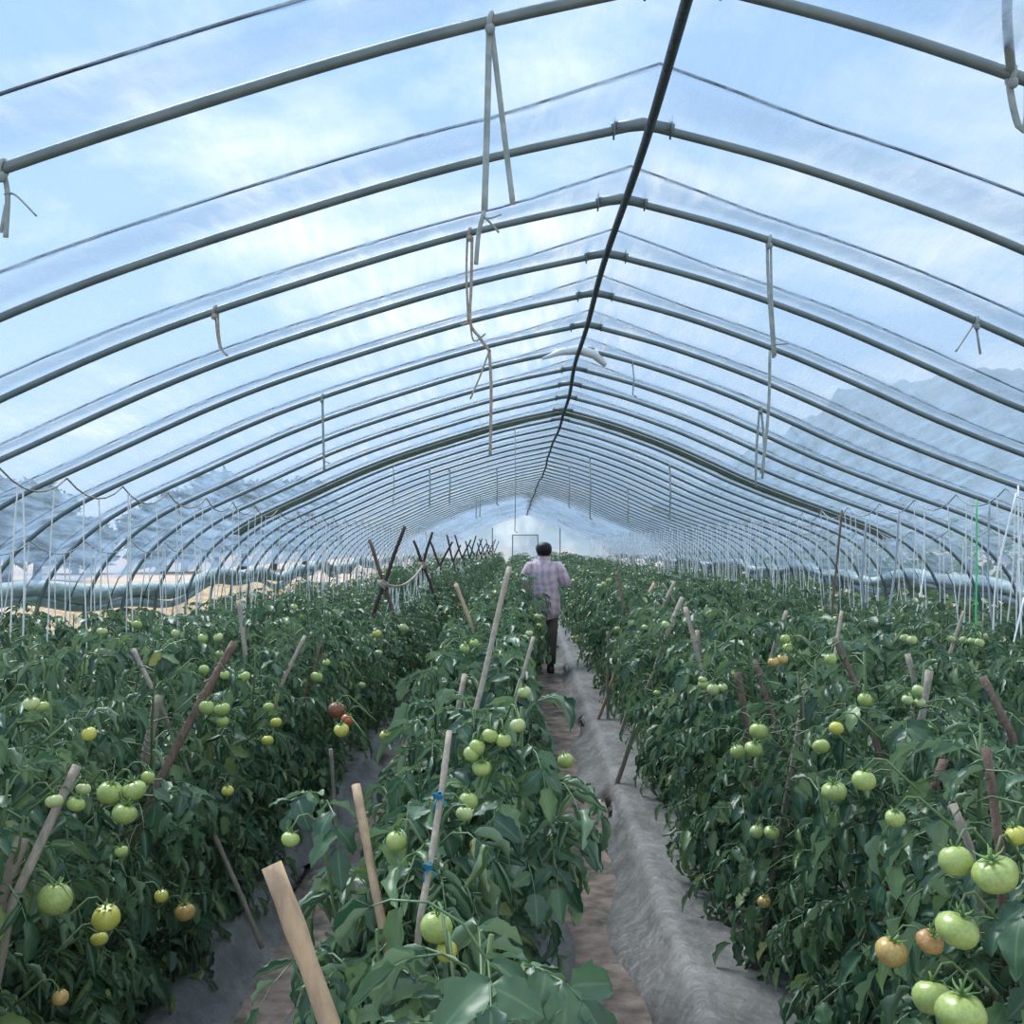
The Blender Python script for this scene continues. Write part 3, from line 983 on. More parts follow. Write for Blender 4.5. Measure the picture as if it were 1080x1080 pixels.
ST = [
    ('bamboo_stake', [(285, 913, 1.27), (345, 1080, 1.24)], .0125, 'bamboo', 'thick pale bamboo stake with sawn top beside the narrow grey aisle', 1),
    ('bamboo_stake', [(374, 828, 1.95), (403, 965, 1.85)], .0085, 'bamboo', 'slim orange tan bamboo stake behind the thick pale stake', 1),
    ('bamboo_stake', [(474, 772, 1.95), (443, 968, 1.72)], .0058, 'grey_bamboo', 'thin grey bamboo stake leaning over a green tomato, blue tie on it', 1),
    ('bamboo_stake', [(538, 598, 5.0), (495, 772, 4.7)], .015, 'grey_bamboo', 'tall flat split bamboo slat leaning in the row before the person', 1),
    ('wooden_stake', [(562, 672, 5.9), (539, 752, 5.7)], .011, 'grey_bamboo', 'short brown grey stake just past the tall split bamboo slat', 1),
    ('wooden_stake', [(480, 616, 9.2), (501, 668, 9.0)], .018, 'bamboo', 'thin tan stake leaning beyond the tall split bamboo slat', 1),
    ('wooden_stake', [(491, 712, 5.2), (484, 745, 5.1)], .015, 'grey_bamboo', 'stubby grey stake beside the foot of the tall slat', 1),
    ('wooden_stake', [(246, 678, 3.7), (166, 826, 3.45), (134, 905, 3.4)], .0145, 'brown_stick', 'long reddish brown branch leaning by a cluster of green tomatoes', 1),
    ('wooden_stake', [(140, 683, 4.7), (164, 732, 4.6)], .0115, 'grey_bamboo', 'thin tan stake top leaning toward the reddish brown branch', 1),
    ('wooden_stake', [(167, 734, 3.9), (150, 812, 3.8)], .018, 'grey_bamboo', 'thick grey stake beside the reddish brown branch', 1),
    ('wooden_stake', [(82, 808, 2.35), (10, 957, 2.2)], .0105, 'grey_bamboo', 'grey brown stick leaning across the edge of the view by pale tomatoes', 1),
    ('wooden_stake', [(23, 884, 2.3), (1, 950, 2.25)], .015, 'grey_bamboo', 'thick weathered stake at the edge of the view beside the leaning stick', 1),
    ('wooden_stake', [(322, 671, 5.9), (294, 728, 5.7)], .011, 'grey_bamboo', 'thin pale stick, the outer of two leaning above the brown tomato', 1),
    ('wooden_stake', [(342, 674, 5.9), (322, 735, 5.7)], .011, 'brown_stick', 'thin brown stick, the inner of two leaning above the brown tomato', 1),
    ('wooden_stake', [(251, 634, 8.5), (259, 690, 8.3)], .02, 'grey_bamboo', 'short grey post among the twine on the straw bank side', 1),
    ('wooden_stake', [(348, 790, 4.4), (354, 850, 4.4)], .008, 'grey_bamboo', 'thin upright stick at the edge of the narrow grey aisle', 1),
    ('wooden_stake', [(777, 709, 4.0), (790, 772, 3.95)], .014, 'brown_stick', 'brown stake standing behind the hanging pair of green tomatoes', 1),
    ('wooden_stake', [(723, 641, 6.0), (747, 738, 5.7)], .014, 'grey_bamboo', 'long grey brown stick leaning beside the pale tomato cluster', 1),
    ('wooden_stake', [(736, 665, 6.0), (740, 712, 5.9)], .012, 'grey_bamboo', 'short upright stick crossing the long grey brown stick', 1),
    ('wooden_stake', [(720, 631, 7.8), (702, 672, 7.6)], .019, 'grey_bamboo', 'thick pale stake leaning above the crossed thin sticks', 1),
    ('wooden_stake', [(711, 614, 9.2), (694, 652, 9.0)], .016, 'grey_bamboo', 'pale stick leaning one way in the crossed pair past the aisle row', 1),
    ('wooden_stake', [(699, 615, 9.2), (720, 650, 9.1)], .012, 'grey_bamboo', 'thin stick leaning the other way in the crossed pair past the aisle row', 1),
    ('wooden_stake', [(690, 616, 9.8), (674, 646, 9.6)], .017, 'bamboo', 'light tan stake between the crossed pair and the person', 1),
    ('wooden_stake', [(650, 603, 10.3), (659, 644, 10.1)], .015, 'brown_stick', 'thin brown stick in the aisle row level with the person', 1),
    ('wooden_stake', [(641, 666, 7.0), (641, 690, 7.0)], .01, 'grey_bamboo', 'short thin upright stick in the aisle row below the crossed pair', 1),
    ('wooden_stake', [(829, 645, 7.2), (820, 672, 7.1)], .015, 'grey_bamboo', 'short blue grey stick above two stacked green tomatoes', 1),
    ('wooden_stake', [(881, 674, 4.2), (907, 734, 4.1), (931, 803, 4.0)], .0125, 'brown_stick', 'long dark stick bent over at its middle behind a green tomato', 1),
    ('wooden_stake', [(957, 690, 4.8), (964, 718, 4.75)], .014, 'grey_bamboo', 'short grey stake end above the pale tomato trio', 1),
    ('wooden_stake', [(980, 708, 4.4), (974, 748, 4.35)], .018, 'grey_bamboo', 'wide flat grey stake beside the pale tomato trio', 1),
    ('wooden_stake', [(965, 738, 4.1), (946, 802, 4.0)], .011, 'grey_bamboo', 'crooked pale stick below the pale tomato trio', 1),
    ('wooden_stake', [(1037, 714, 3.7), (1066, 775, 3.6)], .014, 'brown_stick', 'brown stake leaning at the view edge under the mountain', 1),
    ('wooden_stake', [(1040, 789, 1.95), (1057, 900, 1.9)], .0085, 'brown_stick', 'reddish brown stake standing right behind the largest green tomato', 1),
    ('wooden_stake', [(1004, 848, 2.0), (1023, 895, 1.97)], .0075, 'grey_bamboo', 'thin grey stick behind the second largest green tomato', 1),
    ('wooden_stake', [(997, 799, 2.9), (986, 826, 2.85)], .012, 'brown_stick', 'stub of brown stake above the second largest green tomato', 1),
    ('bamboo_stake', [(850, 726, 3.75), (835, 808, 3.72), (822, 885, 3.7), (804, 990, 3.65)], .0115, 'grey_bamboo', 'long grey bamboo stake running down to the aisle past paired small tomatoes', 1),
    ('wooden_stake', [(797, 697, 4.4), (828, 802, 4.2)], .011, 'brown_stick', 'thin brown stick leaning beside the hanging pair of green tomatoes', 1),
    ('wooden_stake', [(888, 645, 6.2), (880, 700, 6.0)], .011, 'grey_bamboo', 'thin leaning stick among the twine past the dark bent stick', 1),
    ('wooden_stake', [(1017, 645, 6.5), (1002, 690, 6.4)], .011, 'grey_bamboo', 'thin pale stick standing by the green twine', 1),
]
ST2 = []
for name, pts, r, m, lab, g in ST:
    yb = pts[-1][1]
    if yb < 800:      # the foot disappears at the top of the leaves
        q = min(1.0, 1.15 * 541 / (yb - 575) / pts[-1][2])
        pxb = pts[-1][0]
        if pxb > 598: q = max(q, .86 * F / (pxb - 555) / pts[-1][2])
        elif pxb < 440: q = max(q, 1.2 * F / (555 - pxb) / pts[-1][2])
        q = min(q, 1.25)
        pts = [(a, b, c * q) for a, b, c in pts]; r *= q
    ST2.append((name, pts, r, m, lab))


# lines of plants: x, first y, label phrase
LINES = [
    (-.13, 1.42, 'A', 'middle bed beside the dirt aisle'),
    (-.33, 2.05, 'A', 'middle bed beside the grey aisle'),
    (-1.30, 1.78, 'B', 'crossed poles bed beside the grey aisle'),
    (-1.95, 2.6, 'B', 'crossed poles bed away from the aisle'),
    (-2.85, 4.7, 'C', 'twine bed facing the crossed poles'),
    (-3.45, 6.0, 'C', 'twine bed against the straw bank'),
    (.95, 1.75, 'D', 'mountain side bed beside the dirt aisle'),
    (1.72, 2.6, 'D', 'mountain side bed behind its aisle row'),
    (2.6, 4.4, 'E', 'outer mountain side bed, inner row'),
    (3.4, 5.9, 'E', 'outer mountain side bed, outer row'),
]
STEP = .47
Y_IND = 17.2
Y_FAR = 48.5
plants = []
for li, (lx, y0, bed, phrase) in enumerate(LINES):
    y = y0; k = 0
    while y < Y_FAR:
        rr = random.Random(li * 1000 + k)
        plants.append(dict(line=li, k=k, x=lx + rr.uniform(-.06, .06), y=y, h=rr.uniform(1.02, 1.2) + (.04 if bed in 'BD' else 0) - (.1 if li == 1 else 0) - (.2 if bed == 'C' else .12 if bed == 'E' else 0),
                           rot=rr.uniform(0, 6.28), seed=li * 1000 + k, toms=[]))
        y += STEP * rr.uniform(.92, 1.08); k += 1
for p in plants:
    if p['line'] in (2, 3) and 6.8 < p['y'] < 14.5: p['h'] -= .26
    if p['line'] == 0 and p['k'] == 0: p['h'] = 1.0
    if p['line'] == 0 and p['k'] == 1: p['h'] = 1.04
    if p['line'] == 6 and p['k'] < 2: p['h'] = 1.16

# fruit seen in the photo: px, py, size px, ripeness, label
TOMS = [
    (58, 948, 36, 'g', None), (112, 968, 29, 'y', 'yellow ripening tomato'), (105, 990, 18, 'y', None), (116, 836, 27, 'g', None), (141, 834, 26, 'g', None),
    (131, 858, 27, 'g', None), (57, 845, 18, 'p', None), (80, 848, 19, 'g', None), (88, 832, 15, 'p', None), (156, 820, 15, 'g', None), (195, 962, 21, 'o', 'orange ripening tomato'),
    (170, 945, 14, 'y', None), (64, 1052, 17, 'o', None), (218, 746, 16, 'g', None), (234, 748, 17, 'g', None), (235, 761, 13, 'g', None), (355, 749, 18, 'b', 'dark brown ripe tomato'),
    (366, 759, 13, 'r', 'small red ripe tomato'), (360, 770, 16, 'y', None), (291, 762, 12, 'y', None), (282, 781, 13, 'y', None), (283, 746, 12, 'g', None), (334, 714, 13, 'g', None),
    (344, 699, 9, 'g', None), (94, 774, 13, 'y', None), (33, 742, 11, 'p', None), (306, 885, 19, 'g', None), (240, 834, 13, 'y', None), (215, 706, 9, 'g', None), (237, 712, 8, 'g', None),
    (108, 666, 11, 'p', None), (185, 668, 8, 'p', None), (214, 673, 9, 'g', None), (230, 672, 9, 'p', None), (45, 745, 9, 'g', None), (310, 640, 8, 'p', None), (128, 898, 12, 'g', None),
    (460, 978, 34, 'g', None), (471, 1003, 20, 'y', None), (418, 887, 22, 'g', None), (494, 845, 20, 'g', None), (490, 858, 16, 'p', None), (508, 810, 20, 'g', None), (497, 795, 15, 'g', None),
    (546, 765, 16, 'p', None), (517, 776, 14, 'g', None), (531, 781, 16, 'g', None), (503, 788, 14, 'g', None), (490, 684, 11, 'g', None), (500, 678, 10, 'g', None), (558, 668, 7, 'p', None),
    (553, 730, 8, 'p', None), (425, 662, 9, 'p', None),
    (800, 771, 20, 'g', None), (795, 790, 19, 'g', None), (778, 793, 16, 'g', None), (828, 674, 10, 'g', None), (831, 683, 9, 'g', None), (816, 698, 9, 'o', None), (825, 695, 8, 'o', None),
    (876, 695, 13, 'g', None), (954, 673, 10, 'p', None), (962, 675, 8, 'p', None), (912, 738, 15, 'g', None), (968, 728, 11, 'p', None), (957, 738, 9, 'p', None), (970, 741, 9, 'p', None),
    (1003, 674, 9, 'p', None), (1016, 675, 8, 'p', None), (1025, 676, 9, 'p', None), (1033, 678, 10, 'p', None), (1038, 671, 8, 'p', None), (911, 823, 25, 'g', None), (880, 835, 26, 'g', None), (866, 787, 18, 'g', None),
    (882, 768, 12, 'y', None), (944, 863, 19, 'g', None), (1008, 908, 34, 'g', None), (1050, 922, 46, 'g', 'large pale green tomato'), (940, 1004, 33, 'o', 'green and orange blushing tomato'),
    (981, 993, 28, 'm', 'red orange ripening tomato'), (1010, 981, 44, 'g', None), (983, 1052, 40, 'g', None), (1014, 1068, 52, 'g', None), (798, 877, 14, 'p', None), (814, 878, 16, 'g', None), (806, 951, 14, 'o', None),
    (1072, 881, 14, 'y', None), (752, 727, 13, 'p', None), (742, 722, 12, 'g', None), (762, 725, 11, 'p', None), (702, 659, 9, 'p', None), (637, 616, 6, 'p', None), (632, 618, 6, 'p', None), (642, 612, 6, 'p', None),
    (601, 633, 6, 'p', None), (605, 673, 6, 'p', None), (741, 717, 9, 'p', None), (693, 731, 8, 'g', None),
]
FR = []
for px, py, s, key, lab in TOMS:
    d = min(max(70.0 / s, 1.55), 11.0)
    # fruit shows on the outer face of the first canopy that the view meets
    for dd in np.arange(1.5, d, .04):
        q = P(px, py, dd)
        if any(abs(p['y'] - q.y) < .3 and abs(p['x'] - q.x) < (.24 if p['line'] < 2 else .32) and q.z < p['h'] + .06 for p in plants if p['y'] < dd + .4):
            d = min(d, dd + .10)
            break
    s = max(s, .034 * F / d)
    w = P(px, py, d)
    size = s * d / F
    best = None
    for p in plants:
        if p['y'] > Y_IND: continue
        e = math.hypot(p['x'] - w.x, (p['y'] - w.y))
        if best is None or e < best[0]:
            best = (e, p)
    e, p = best
    if e > .34:   # keep the fruit within reach of its plant: slide along the line of sight
        bb = None
        for dd in np.linspace(d * .75, d * 1.35, 25):
            w2 = P(px, py, dd)
            for q in plants:
                if q['y'] > Y_IND: continue
                e2 = math.hypot(q['x'] - w2.x, q['y'] - w2.y)
                sc_ = max(e2, .28) + abs(dd - d) * .15
                if bb is None or sc_ < bb[0]:
                    bb = (sc_, q, w2, dd)
        _, p, w, d = bb
        size = s * d / F
    if w.z < .15: continue
    if math.hypot(p['x'] - w.x, p['y'] - w.y) > .44: continue
    p['toms'].append((w, size, key, lab))
    FR.append((np.array(w), size))

# shared foliage of the plants without special fruit
VAR_NAR = []; VAR_MID = []; VAR_LOW = []; VAR_FAR = []
for s in range(8):
    lay = plant_layout(500 + s, 1.1, .9, 90, .95)
    VAR_MID.append((foliage_mesh(lay, (6, 4)), stem_mesh(lay[1]), lay))
for s in range(5):
    lay = plant_layout(600 + s, 1.1, .55, 86, .95)
    VAR_NAR.append((foliage_mesh(lay, (6, 4)), stem_mesh(lay[1]), lay))
for s in range(6):
    lay = plant_layout(700 + s, 1.1, 1.0, 80, .97)
    VAR_LOW.append((foliage_mesh(lay, (3, 2), rachis=False), VAR_MID[s][1], lay))
for s in range(6):
    lay = plant_layout(900 + s, 1.1, 1.0, 26, 1.35)
    VAR_FAR.append(foliage_arrays(lay, (2, 2), None, False))

FRK = [.46] * len(FR)
for name, pts, r, m, lab in ST2:
    W_ = [P(*q) for q in pts]
    for a, b in zip(W_[:-1], W_[1:]):
        n_ = max(2, int((b - a).length / .03))
        for k_ in range(n_):
            FR.append((np.array(a.lerp(b, (k_ + .5) / n_)), 2 * r)); FRK.append(.22)
FRC = np.array([f[0] for f in FR]); FRS = np.array([f[1] for f in FR])
CAMN = np.array(CAM)


def gap_mask(world_pos, leaf_len):
    """leaflets that would sit on top of the fruit are left off: fruit hangs in a gap"""
    keep = np.ones(len(world_pos), bool)
    rel = world_pos - CAMN
    for c, s, fk in zip(FRC, FRS, FRK):
        ax = c - CAMN; dist = np.linalg.norm(ax); ax = ax / dist
        t = rel @ ax
        r = np.linalg.norm(rel - t[:, None] * ax, axis=1)
        m = (t < dist + s * .3) & (t > dist - 1.3) & (r < (s * .48 + leaf_len * fk) * (t / dist))
        keep &= ~m
    return keep


N_IND = 0
counts = {}
far_V = []; far_Q = []; far_A = []; off = 0
for p in plants:
    rr = random.Random(p['seed'] + 5)
    if p['y'] > Y_IND:
        V, Q, A = VAR_FAR[rr.randrange(6)]
        c, s = math.cos(p['rot']), math.sin(p['rot'])
        k = p['h'] / 1.1
        W_ = np.stack([V[:, 0] * c - V[:, 1] * s + p['x'], V[:, 0] * s + V[:, 1] * c + p['y'], V[:, 2] * k + .1], 1)
        far_V.append(W_); far_Q.append(Q + off); far_A.append(A); off += len(V)
        continue
    N_IND += 1
    root = empty('tomato_plant', (p['x'], p['y'], .1))
    near = p['y'] < 4.0 or p['line'] in (2, 6) and p['y'] < 6.5
    special = bool(p['toms']) or near
    if special:
        nl = (140 if p['line'] in (2, 6) else 108) if near else 92
        ls = .93
        if p['y'] < 1.9: ls = 1.08
        lay = plant_layout(p['seed'] + 77, p['h'], .9 if p['line'] == 0 and p['k'] == 0 else .55 if p['line'] < 2 else 1.0 if p['line'] == 6 else .85, nl, ls, .35 if p['line'] in (2, 6) and p['y'] < 6.5 else 0.0)
    if special or p['y'] < 7.5 or p['line'] < 2 and p['y'] < 8.5:
        if not special:
            SET = VAR_NAR if p['line'] < 2 else VAR_MID
            lay = SET[p['seed'] % len(SET)][2]
        pos = lay[2]['pos']
        wp = pos + np.array([p['x'], p['y'], .1])
        tipp = wp + lay[2]['dirs'] * lay[2]['L'][:, None] * .5
        keep = gap_mask(tipp, lay[2]['L'])
        # nothing grows across the trodden aisle
        if special or not keep.all():
            res = (9, 6) if p['y'] < 3.2 else ((7, 4) if p['y'] < 6 else (5, 4))
            link('foliage', foliage_mesh(lay, res, keep), root)
            link('stem', stem_mesh(lay[1]), root)
        else:
            link('foliage', SET[p['seed'] % len(SET)][0], root)
            link('stem', SET[p['seed'] % len(SET)][1], root)
    elif p['y'] < 11:
        v = VAR_NAR[rr.randrange(5)] if p['line'] < 2 and not (p['line'] == 0 and 8.5 < p['y'] < 13) else VAR_MID[rr.randrange(8)]
        link('foliage', v[0], root); link('stem', v[1], root)
        root.rotation_euler.z = p['rot'] if p['line'] > 1 else rr.choice((0, math.pi)) + rr.uniform(-.2, .2)
        root.scale.z = p['h'] / 1.1
    else:
        v = VAR_LOW[rr.randrange(6)]
        link('foliage', v[0], root); link('stem', v[1], root)
        root.rotation_euler.z = p['rot']
        root.scale.z = p['h'] / 1.1
    for w, size, key, lab in p['toms']:
        lw_ = Vector(w) - root.location
        add_tomato(root, lw_, size, key, rr, True, lab)
        top_ = lw_ + Vector((0, 0, size * .42))
        inw = Vector((-lw_.x, -lw_.y, 0))
        inw = inw.normalized() * min(inw.length * .9, .10)
        hub = top_ + inw + Vector((0, 0, -.03))
        mid_ = top_.lerp(hub, .4) + Vector((0, 0, .035))
        sb = MB(); sb.tube([top_, top_.lerp(mid_, .5) + Vector((0, 0, .012)), mid_, mid_.lerp(hub, .5), hub], [.0018, .002, .0024, .003, .003], 5)
        sb.build('truss_stalk', M['stem'], root)
    if not p['toms'] and p['y'] > 3.0:
        for _ in range(rr.choice((0, 1, 1, 2)) if p['y'] < 9 else rr.choice((1, 2, 3))):
            a = rr.uniform(0, 6.28); q = rr.uniform(.22, .34)
            add_tomato(root, (math.cos(a) * q, math.sin(a) * q, rr.uniform(.5, .98)), rr.uniform(.045, .065), rr.choice('gppgpy'), rr, p['y'] < 9)
    li = p['line']; k = p['k']; phrase = LINES[li][3]
    keys = [t[2] for t in p['toms']]
    fruit = ''
    if p['toms']:
        n = len(p['toms'])
        num = ['no', 'one', 'two', 'three', 'four', 'five', 'six', 'seven', 'eight', 'nine'][min(n, 9)]
        if 'r' in keys or 'm' in keys: fruit = ' with reddening tomatoes'
        elif 'o' in keys: fruit = ' with an orange tomato'
        elif 'y' in keys: fruit = ' with a yellow tomato'
        else: fruit = f' with {num} green tomato' + ('es' if n > 1 else '')
    if k < 9:
        lab = f'{ORD[k]} tomato plant{fruit} in the {phrase}'
        g = 'tomato plants in the ' + phrase
    else:
        lab = f'leafy tomato plant deep along the {phrase}'
        g = 'deep tomato plants in the ' + phrase
    tag(root, lab, 'tomato plant', g)

o = link('distant_tomato_plants', mesh_np('distant_tomato_plants', np.concatenate(far_V), np.concatenate(far_Q), M['leaf'], True, np.concatenate(far_A)))
tag(o, 'mass of tomato plants filling the far end of the tunnel', 'tomato plants', kind='stuff')
print('individual plants', N_IND, 'far', len(far_V))


# ------------------------------------------------------------------ stakes
def stake(name, pts, r, m, label, extend=True, group='stakes among the plants', sides=9, flat=1.0, nodes=True):
    """pts: list of (px, py, d) from top to bottom; the foot runs on into the bed"""
    W = [P(*q) for q in pts]
    if extend:
        t = (W[-1] - W[-2]).normalized()
        t = Vector((t.x * .6, max(t.y, 0) , t.z)).normalized()
        if t.z < -.25:
            ln = (W[-1].z - .06) / -t.z
            if ln > .05:
                W.append(W[-1] + t * ln)
    # resample with small natural bends and nodes
    out = []; rad = []
    tot = 0
    for a, b in zip(W[:-1], W[1:]):
        n = max(2, int((b - a).length / .035))
        for k in range(n):
            q = a.lerp(b, k / n)
            tot += (b - a).length / n
            out.append(q + Vector((.003 * math.sin(tot * 9 + r * 999), .003 * math.cos(tot * 7), 0)))
            rad.append(r * (1 + (.16 if nodes and (len(out) % 7 == 3) else 0)) * (1 + .04 * math.sin(tot * 31)))
    out.append(W[-1]); rad.append(r)
    mb = MB()
    mb.tube(out, rad, sides, flat=flat)
    ob = mb.build(name, m, loc=W[-1])
    tag(ob, label, 'stake', group)
    return ob


for name, pts, r, m, lab in ST2:
    stake(name, pts, r, M[m], lab, flat=.45 if 'split bamboo slat leaning' in lab else 1.0, nodes='bamboo' in name)

# crossed poles in the row beyond the narrow aisle
XD = [9.9, 13.2, 16.6, 19.6, 22.4, 25.4, 28.4, 31.4, 34.6, 38, 41.5, 45]
for i, d in enumerate(XD):
    xc = -1.40
    z0 = 1.18 if i == 0 else 1.28 + .03 * math.sin(i * 2)
    lean1 = (.15, .02) if i % 2 == 0 else (.1, .03)
    big = {0: ((389, 569), (427, 555)), 1: ((436, 570), (456, 561))}.get(i)
    for s in (0, 1):
        if big:
            topw = P(big[s][0], big[s][1], d)
        else:
            topw = Vector((xc + (-.14 if s == 0 else .17) + .05 * math.sin(i * 3 + s), d, 1.72 + .12 * math.sin(i * 5 + s * 2)))
        cx = P(405, 617, d) if i == 0 else (P(446, 596, d) if i == 1 else Vector((xc, d, z0)))
        dirv = cx - topw
        foot = topw + dirv * ((topw.z - .1) / -dirv.z)
        off = Vector((0, .022 if s == 0 else -.022, 0))
        mb = MB()
        n = 14
        mb.tube([topw.lerp(foot, k / n) + off + Vector((.004 * math.sin(k * 1.7 + s), 0, 0)) for k in range(n + 1)], [.017 + .006 * k / n for k in range(n + 1)], 8)
        ob = mb.build('crossed_pole', M['dark_stick' if i != 0 or s == 1 else 'brown_stick'], loc=foot)
        w = 'leaning away from the aisle' if s == 1 else 'leaning over toward the aisle'
        if i < 6:
            lab = f'dark pole of the {ORD[i]} crossed pair, {"top toward the ridge" if s else "top toward the straw bank"}'
            g = 'crossed poles holding the twine rope'
        else:
            lab = 'small dark pole of the crossed pairs deep in the tunnel'; g = 'crossed poles deep in the tunnel'
        tag(ob, lab, 'pole', g)
    if i < 2:
        mb = MB(); c = P(404, 616, d) if i == 0 else P(446, 596, d)
        mb.ball(tuple(c), (.06, .05, .045), 12, 8)
        for q in range(4):
            mb.tube([c + Vector((.05 * math.cos(q * 1.6), .045 * math.sin(q * 1.6) - .01, .04)), c + Vector((.055 * math.cos(q * 1.6 + 1), .05 * math.sin(q * 1.6 + 1), 0)), c + Vector((.05 * math.cos(q * 1.6 + 2), .045 * math.sin(q * 1.6 + 2), -.05))], .009, 5)
        tag(mb.build('rope_knot', M['brown_twine'], loc=c), f'knot of brown cord binding the {ORD[i]} crossed pair of poles', 'knot', 'pole knots')


# ------------------------------------------------------------------ long ropes and twine
def rope_line(pts, r, m, name, label, group, sag=.06, sub=6):
    mb = MB(); out = []
    for a, b in zip(pts[:-1], pts[1:]):
        for k in range(sub):
            t = k / sub
            q = Vector(a).lerp(Vector(b), t); q.z -= sag * 4 * t * (1 - t)
            out.append(q)
    out.append(Vector(pts[-1]))
    mb.tube(out, r, 5)
    o = mb.build(name, m, loc=pts[0])
    tag(o, label, 'rope', group)
    return out


def rope_z(path, y):
    ysr = [q.y for q in path]
    return float(np.interp(y, ysr, [q.x for q in path])), float(np.interp(y, ysr, [q.z for q in path]))


def support(xo, sag, label, m='brown_twine', d0=3.5, r=.0055):
    pts = []
    for d in HOOP_D:
        if d < d0: continue
        pts.append((ridge_x(d) + xo + (.02 * math.sin(d * 9)), d, arch_z(xo) - .035))
    return rope_line(pts, r, M[m], 'support_rope', label, 'support ropes tied along the arches', sag)


ropes = {
    'L1': support(-3.1, .10, 'brown support rope tied arch to arch, upper one on straw bank side'),
    'L2': support(-3.72, .09, 'dark support rope tied arch to arch, lower one on straw bank side', 'grey_twine', r=.0045),
    'R1': support(2.80, .10, 'dark support rope tied arch to arch, upper one on mountain side', 'grey_twine'),
    'R2': support(3.42, .08, 'thin support rope tied arch to arch, lower one on mountain side', 'grey_twine', r=.0045),
}
pts = [P(404, 616, 9.9) + Vector((.04, 0, -.01))]
for i, d in enumerate(XD[1:], 1):
    pts.append(P(446, 596, d) if i == 1 else Vector((-1.40, d, 1.27 + .03 * math.sin(i * 2))))
ropes['B'] = rope_line(pts, .014, M['brown_twine'], 'support_rope', 'thick tan rope sagging between the crossed poles', 'pole rope', .10, 8)

twine_meshes = []
for s in range(5):
    rr = random.Random(s)
    mb = MB()
    kx, ky = rr.uniform(-.06, .06), rr.uniform(-.06, .06)
    mb.tube([(kx * t + .006 * math.sin(6 * t + s), ky * t + .006 * math.cos(5 * t + s), -t) for t in np.linspace(0, 1, 7)], .0046, 4, cap=False)
    twine_meshes.append((mb.mesh('twine', M['white_twine']), mb))
TW = []
for key, y_a, y_b, step, zlow, lab in (
        ('L1', 5.0, 46, .27, .72, 'white twine hanging from the upper rope on the straw bank side'),
        ('L2', 6.4, 46, .27, .72, 'white twine hanging from the lower rope on the straw bank side'),
        ('R1', 5.2, 46, .27, .85, 'white twine hanging from the upper rope on the mountain side'),
        ('R2', 6.6, 46, .27, .8, 'white twine hanging from the lower rope on the mountain side'),
        ('B', 10.0, 44, .16, .78, 'white twine hanging from the tan rope of the crossed poles')):
    y = y_a; k = 0
    while y < y_b:
        rr = random.Random(hash((key, k)) % 99991 if False else len(key) * 7919 + k * 131 + ord(key[0]) * 17 + ord(key[-1]))
        yj = y + rr.uniform(-.1, .1)
        x, z = rope_z(ropes[key], yj)
        TW.append((yj, key, x, z, max(.2, z - zlow - rr.uniform(-.12, .25)), rr, lab))
        y += step * rr.uniform(.5, 1.5); k += 1
TW.sort(key=lambda t: t[0])
SPECIAL = 12
ntw = 0
fV = []; fQ = []; fo = 0
for yj, key, x, z, ln, rr, lab in TW:
    k = rr.randrange(5)
    if ntw < 285:
        o = link('twine', twine_meshes[k][0])
        o.location = (x, yj, z)
        o.scale = (1, 1, ln)
        o.rotation_euler.z = rr.uniform(0, 6.28)
        tag(o, lab, 'twine', lab.replace('white twine', 'white twines'))
        ntw += 1
    else:
        v = np.array([tuple(q) for q in twine_meshes[k][1].V]); v[:, 2] *= ln
        v += np.array([x, yj, z])
        fV.append(v); fQ.append(np.array(twine_meshes[k][1].Q) + fo); fo += len(v)
o = link('distant_twine', mesh_np('distant_twine', np.concatenate(fV), np.concatenate(fQ), M['white_twine']))
tag(o, 'haze of thin white twine hanging over the far rows', 'twine', kind='stuff')
print('twine', ntw, len(fV))


def ribbon(px_list, r, m, name, label, cat='tie', group=None, flat=.35, root=None):
    """one hanging strip: list of (px, py, d)"""
    W = [P(*q) for q in px_list]
    W2 = [Vector(v) for v in smooth_poly([tuple(w) for w in W], max(6, len(W) * 4))] if len(W) > 2 else W
    mb = MB(); mb.tube(W2, r, 8, flat=flat)
    if root is None:
        o = mb.build(name, m, loc=W[0]); tag(o, label, cat, group)
    else:
        mb.V = [v - root.location for v in mb.V]
        o = mb.build(name, m, root)
    return o


# thick twines on the mountain side
ribbon([(1072, 520, 6.6), (1051, 610, 6.5), (1047, 690, 6.45)], .006, M['white_twine'], 'twine', 'thick white twine slanting down past the green twine', 'twine', 'thick twines', .8)
ribbon([(1074, 512, 6.7), (1075, 600, 6.6), (1078, 690, 6.5)], .006, M['white_twine'], 'twine', 'thick white twine hanging straight at the view edge', 'twine', 'thick twines', .8)
ribbon([(1080, 630, 5.9), (1066, 690, 5.8), (1055, 724, 5.7)], .005, M['white_twine'], 'twine', 'short white twine slanting down into the leaves at the view edge', 'twine', 'thick twines', .8)
ribbon([(1030, 527, 7.0), (1030, 600, 6.9), (1029, 672, 6.8)], .0065, M['green_twine'], 'twine', 'bright green twine hanging over the mountain side row', 'twine', 'thick twines', .8)
ribbon([(888, 538, 9.6), (882, 600, 9.5), (876, 658, 9.4)], .011, M['brown_stick'], 'hanging_stick', 'brown stick hanging upright from the mountain side rope', 'stick', None, 1)
ribbon([(1044, 528, 7.2), (1042, 600, 7.1), (1046, 660, 7.0)], .007, M['grey_twine'], 'twine', 'blue grey twine hanging beside the bright green twine', 'twine', 'thick twines', .8)
ribbon([(914, 548, 9.0), (909, 610, 8.9), (912, 640, 8.9)], .011, M['grey_twine'], 'twine', 'thick blue grey twine next to the brown hanging stick', 'twine', 'thick twines', .8)
